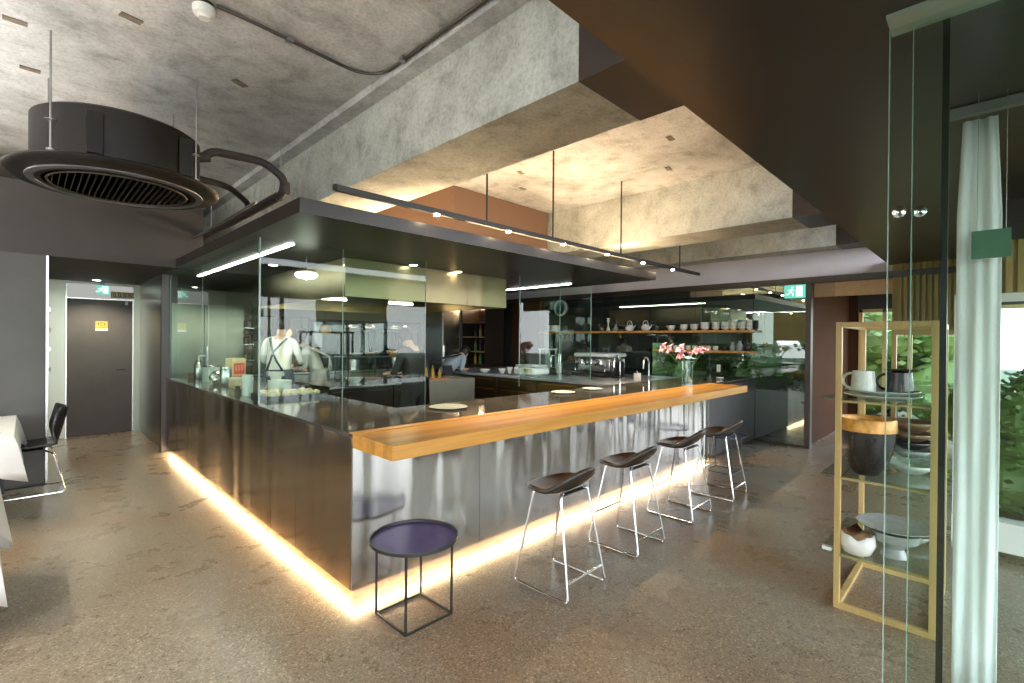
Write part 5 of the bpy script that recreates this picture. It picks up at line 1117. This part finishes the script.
# ================================================================== PEOPLE
def person(name_lb, loc, rz, J, shirt_mat, leg_mat, apron=None, extra=None, hat=False):
    t = thing('person', name_lb, 'person', loc, None, rz)
    # joints dict -> skin skeleton
    V, E_, Rr = [], [], []
    def v(p, r, par=None):
        V.append(p); Rr.append(r); i = len(V)-1
        if par is not None: E_.append((par, i))
        return i
    pel = v(J['pelvis'], 0.125); spi = v(J['spine'], 0.125, pel); che = v(J['chest'], 0.145, spi); nec = v(J['neck'], 0.052, che)
    hd0 = v(J['jaw'], 0.066, nec); hd1 = v(J['head'], 0.088, hd0); hd2 = v(J['crown'], 0.062, hd1)
    for s in ('L', 'R'):
        sg = -1 if s == 'L' else 1
        sh = v(J['sh'+s], 0.062, che); el = v(J['el'+s], 0.042, sh); wr = v(J['wr'+s], 0.026, el)
        d = (Vector(J['wr'+s])-Vector(J['el'+s])).normalized(); side = d.cross(Vector((0, 0, 1))).normalized()
        if side.length < 0.1: side = Vector((1, 0, 0))
        W0 = Vector(J['wr'+s]); palm = v(tuple(W0+d*0.055), 0.030, wr)
        for k, (off, ln) in enumerate(((-0.03, 0.075), (-0.010, 0.085), (0.010, 0.08), (0.03, 0.065))):
            a = v(tuple(W0+d*0.10+side*off), 0.009, palm); v(tuple(W0+d*(0.10+ln*0.6)+side*off*1.1+Vector((0, 0, -0.012))), 0.008, a)
        a = v(tuple(W0+d*0.05+side*sg*0.045), 0.010, palm); v(tuple(W0+d*0.085+side*sg*0.058), 0.009, a)
        hp = v(J['hp'+s], 0.088, pel); kn = v(J['kn'+s], 0.058, hp); an = v(J['an'+s], 0.038, kn)
        A = Vector(J['an'+s]); v((A.x, A.y-0.03, 0.035), 0.036, an); v((A.x, A.y+0.13, 0.03), 0.034, len(V)-1)
    me = bpy.data.meshes.new('body'); me.from_pydata(V, E_, []); o = bpy.data.objects.new('body', me); COL.objects.link(o)
    m = o.modifiers.new('skin', 'SKIN'); m.use_smooth_shade = True
    for i, sv in enumerate(me.skin_vertices[0].data): sv.radius = (Rr[i], Rr[i]); sv.use_root = (i == 0)
    o.modifiers.new('sub', 'SUBSURF').levels = 2
    bpy.context.view_layer.update()
    dg = bpy.context.evaluated_depsgraph_get(); me2 = bpy.data.meshes.new_from_object(o.evaluated_get(dg)); o.modifiers.clear(); o.data = me2; o.parent = t
    me2.materials.clear()
    for mm in ('skin', shirt_mat, leg_mat, 'black'): me2.materials.append(M[mm])
    hc = Vector(J['head']); pelz = J['pelvis'][2]
    bones = [('shirt', J['pelvis'], J['spine']), ('shirt', J['spine'], J['chest']), ('skin', J['neck'], J['jaw']), ('skin', J['jaw'], J['crown'])]
    for s in 'LR':
        bones += [('shirt', J['chest'], J['sh'+s]), ('shirt', J['sh'+s], J['el'+s]), ('arm', J['el'+s], J['wr'+s]), ('legs', J['hp'+s], J['kn'+s]), ('legs', J['kn'+s], J['an'+s]), ('shoe', J['an'+s], (J['an'+s][0], J['an'+s][1]+0.13, 0.03)),
                  ('skin', J['wr'+s], tuple(Vector(J['wr'+s])+(Vector(J['wr'+s])-Vector(J['el'+s])).normalized()*0.2))]
    def dist(p, a, c):
        a = Vector(a); c = Vector(c); ab = c-a; tt = max(0, min(1, (p-a).dot(ab)/max(ab.length_squared, 1e-9))); return (p-(a+ab*tt)).length, tt
    for f in me2.polygons:
        best = min(bones, key=lambda bb: dist(f.center, bb[1], bb[2])[0]); k = best[0]
        if k == 'arm': k = 'shirt' if dist(f.center, best[1], best[2])[1] < 0.35 else 'skin'
        f.material_index = {'skin': 0, 'shirt': 1, 'legs': 2, 'shoe': 3}[k]; f.use_smooth = True
    # facing: local +y. face details as sub-features of the head
    up = (Vector(J['crown'])-Vector(J['jaw'])).normalized(); fw = Vector(J.get('face', (0, 1, 0))); fw = (fw-up*fw.dot(up)).normalized(); rt = fw.cross(up)
    R_ = Matrix((rt, fw, up)).transposed()
    hcn = hc+up*0.02
    b = MB(); b.sphere(hcn-fw*0.022+up*0.0, 0.108, (0.90, 1.0, 1.12), 20, R_); 
    hm = b.build('hair', 'hair', t, 'all')
    # cut away the face side of the hair cap
    bm = bmesh.new(); bm.from_mesh(hm.data)
    kill = [f for f in bm.faces if ((f.calc_center_median()-hcn).dot(fw) > 0.02 and (f.calc_center_median()-hcn).dot(up) < 0.06) or (f.calc_center_median()-hcn).dot(up) < -0.10]
    bmesh.ops.delete(bm, geom=kill, context='FACES'); bm.to_mesh(hm.data); bm.free()
    b = MB(); b.sphere(hcn+fw*0.085-up*0.03, 0.016, (0.8, 1.1, 1.4), 10, R_); b.build('nose', 'skin', t, 'all')
    for s_ in (-1, 1):
        b = MB(); b.sphere(hcn+rt*s_*0.084-up*0.02, 0.02, (0.4, 0.8, 1.3), 10, R_); b.build('ear', 'skin', t, 'all')
        b = MB(); b.sphere(hcn+rt*s_*0.03+fw*0.076+up*0.0, 0.009, (1.3, 0.6, 0.8), 8, R_); b.build('eye', 'black', t, 'all')
    b = MB(); b.sphere(hcn+fw*0.078-up*0.062, 0.014, (1.6, 0.6, 0.5), 8, R_); b.build('mouth', 'copper', t, 'all')
    if apron:
        ch, pe = Vector(J['chest']), Vector(J['pelvis'])
        # wrapped skirt of the apron
        b = MB(); rings = []
        for k in range(9):
            f = k/8; z = pe.z+0.12-0.60*f; rr = 0.165+0.035*f
            cx = pe.x; cy = pe.y+ (0.02 if f > 0 else 0)
            rings.append([b.bm.verts.new((cx+rr*1.12*math.sin(a), cy+rr*0.98*math.cos(a), z)) for a in [(-0.78*PI)+(1.56*PI)*i/20 for i in range(21)]])
        for k in range(8):
            for i in range(20): b._face([rings[k][i], rings[k][i+1], rings[k+1][i+1], rings[k+1][i]])
        o2 = b.build('apron_skirt', apron, t, 'all'); o2.modifiers.new('thickness', 'SOLIDIFY').thickness = 0.004
        for s_ in (-1, 1):
            b = MB(); q = Vector((0, -1, 0)); shp = (Vector(J['shL' if s_ < 0 else 'shR'])*0.55+ch*0.45)+Vector((0, 0, 0.085))
            lo = pe+Vector((-s_*0.10, -0.135, 0.12))
            mid = (shp+lo)/2+Vector((0, -0.135, 0))
            frt = pe+Vector((s_*0.08, 0.14, 0.14)); fm = (shp+frt)/2+Vector((0, 0.13, 0.0))
            pts = [lo, mid*0.6+lo*0.4+Vector((0, -0.02, 0)), mid+Vector((0, -0.015, 0.03)), shp+Vector((0, -0.07, -0.01)), shp+Vector((0, 0, 0.012)), shp+Vector((0, 0.08, -0.03)), fm, frt]
            b.tube(pts, 0.014, 8); b.build('apron_strap', apron, t, 'all')
        b = MB(); b.tube([(pe.x+0.165*math.sin(a), pe.y+0.15*math.cos(a), pe.z+0.12) for a in [2*PI*i/24 for i in range(24)]], 0.012, 6, True); b.build('apron_tie', apron, t, 'all')
    return t
def stand(bend=0.0, armf=0.35, h=1.0, headdown=0.02, drop=0.0):
    s = math.sin(bend); c = math.cos(bend); pz = 0.94*h
    def up(d, fwd=0.0, x=0.0): return (x, s*d+fwd*c, pz+c*d-fwd*s)
    J = dict(pelvis=(0, 0, pz), spine=up(0.20*h), chest=up(0.40*h), neck=up(0.54*h), jaw=up(0.61*h, 0.02+headdown), head=up(0.69*h, 0.03+headdown*2), crown=up(0.76*h, 0.02+headdown*2))
    for k, sg in (('L', -1), ('R', 1)):
        J['sh'+k] = up(0.47*h, 0.0, sg*0.185); e = up(0.22*h, 0.10, sg*0.25); J['el'+k] = e
        J['wr'+k] = (sg*0.17, e[1]+armf*0.65, max(0.98-drop, e[2]-0.02-drop)); J['hp'+k] = (sg*0.095, 0, pz-0.06); J['kn'+k] = (sg*0.10, 0.03, 0.50*h); J['an'+k] = (sg*0.105, -0.02, 0.09)
    return J
person('person seen from behind in a white shirt with dark apron straps at the pans', (2.42, 6.85, 0), -0.7, stand(0.10, 0.35, 1.06, 0.03), 'shirt', 'apron', 'apron')
person('person in all white leaning over the pass, left of the bowl rack', (3.45, 7.85, 0), 0.9, stand(0.45, 0.35, 0.98, 0.04), 'shirt', 'dark_cloth', 'shirt')
person('person in dark clothes standing beside the grey box island', (3.62, 5.35, 0), 0.2, stand(0.18, 0.30, 0.98, 0.04), 'dark_cloth', 'dark_cloth', 'dark_cloth')
person('person in a pale blue grey shirt bending over the back worktop', (5.50, 7.28, 0), -1.45, stand(1.0, 0.30, 1.0, 0.0), 'blue_shirt', 'dark_cloth', 'dark_cloth')

# ================================================================== TREES OUTSIDE
def tree(x, y, h, r, lb, mat='leaf', n=1100, name='tree', trunk=True, sd=0, ls=1.0):
    rr = random.Random(sd+int(x*13+y*7)); t = thing(name, lb, name, (x, y, -0.1), 'trees and bushes outside'); O = t.location
    if trunk:
        b = MB(O); b.tube([(x, y, -0.1), (x+0.1, y, h*0.4), (x-0.05, y+0.1, h*0.75)], [0.13, 0.1, 0.04], 8)
        for k in range(5):
            a = k*1.3; b.tube([(x, y, h*(0.3+0.08*k)), (x+math.cos(a)*r*0.6, y+math.sin(a)*r*0.6, h*(0.45+0.09*k))], [0.05, 0.015], 6)
        b.build('trunk', 'bark', t)
    b = MB(O)
    blobs = [(rr.uniform(-.6, .6)*r, rr.uniform(-.6, .6)*r, rr.uniform(.25 if trunk else .1, .9)*h, rr.uniform(.35, .6)*r) for _ in range(11)]
    for bx, by, bz, br in blobs: b.sphere((x+bx, y+by, max(br*0.62, bz)), br*0.78, (1, 1, 0.95), 12)
    for i in range(n):
        bx, by, bz, br = blobs[i % 11]; d = Vector((rr.gauss(0, 1), rr.gauss(0, 1), rr.gauss(0, 1))).normalized()*br*rr.uniform(.7, 1.05)
        p = Vector((x+bx, y+by, max(0.0, bz)))+d; 
        if p.z < -0.05: p.z = rr.uniform(0, .3)
        q = Vector((rr.gauss(0, 1), rr.gauss(0, 1), rr.gauss(0, 1))).normalized().to_track_quat('Z', 'Y').to_matrix(); s = rr.uniform(.05, .13)*ls
        b.quad(p+q@Vector((-s, 0, 0)), p+q@Vector((0, -s*.5, 0)), p+q@Vector((s, 0, 0)), p+q@Vector((0, s*.5, 0)))
    b.build('foliage', mat, t); return t
spots = [(13.5, 4.6, 4.2, 1.6, 'leaf', 'dark green tree outside seen low through the dark glass wall'), (17.5, 7.6, 5, 2.0, 'leaf_light', 'light green tree outside behind the wall shelves'), (16.0, 1.9, 3.8, 1.2, 'leaf_light', 'light green tree outside beside the brown wall'), (13.8, 1.6, 4.2, 1.2, 'leaf', 'green tree outside behind the display shelf'), (17.5, 12.2, 5, 2.4, 'leaf', 'broad green tree outside farthest behind the glass wall'), (19.5, 3.4, 5.5, 2.2, 'leaf_light', 'tall light green tree outside in the second row'),
         (-8.5, 8.8, 4.5, 1.8, 'leaf', 'green tree outside the dining windows, reflected in dark glass'), (-9.5, 4.6, 4.5, 1.9, 'leaf_light', 'light green tree outside the dining windows'), (5.5, 14, 4.5, 2.1, 'leaf_light', 'pale green tree outside the rear kitchen window')]
for x, y, h, r, m, lb in spots: tree(x, y, h, r, lb, m, 1500)
for i, (x, y, mm) in enumerate(((13.4, 3.4, 'leaf'), (14.2, 6.4, 'leaf_light'), (15.6, 9.6, 'leaf'), (13.3, 1.2, 'leaf_light'))):
    tree(x, y, 2.6, 1.5, ['dense hedge bush seen through the dark glass beside the lower shelf', 'dense pale hedge bush left of the lower wall shelf', 'dense hedge bush farthest back behind the glass wall', 'dense pale bush beyond the oak framed window'][i], mm, 1600, 'bush', False, 9)
for i, (x, y, h) in enumerate(((6.6, -0.25, 1.0), (7.4, -1.3, 1.1), (8.6, -0.3, 1.15), (6.9, -2.6, 1.1))):
    tree(x, y, h, 0.75, ['low bush outside right behind the white window sill', 'low bush outside second from the white sill', 'bush outside below the horizon at the right edge', 'low bush outside at the far right'][i], 'leaf_light', 4500, 'bush', False, 5, 0.42)
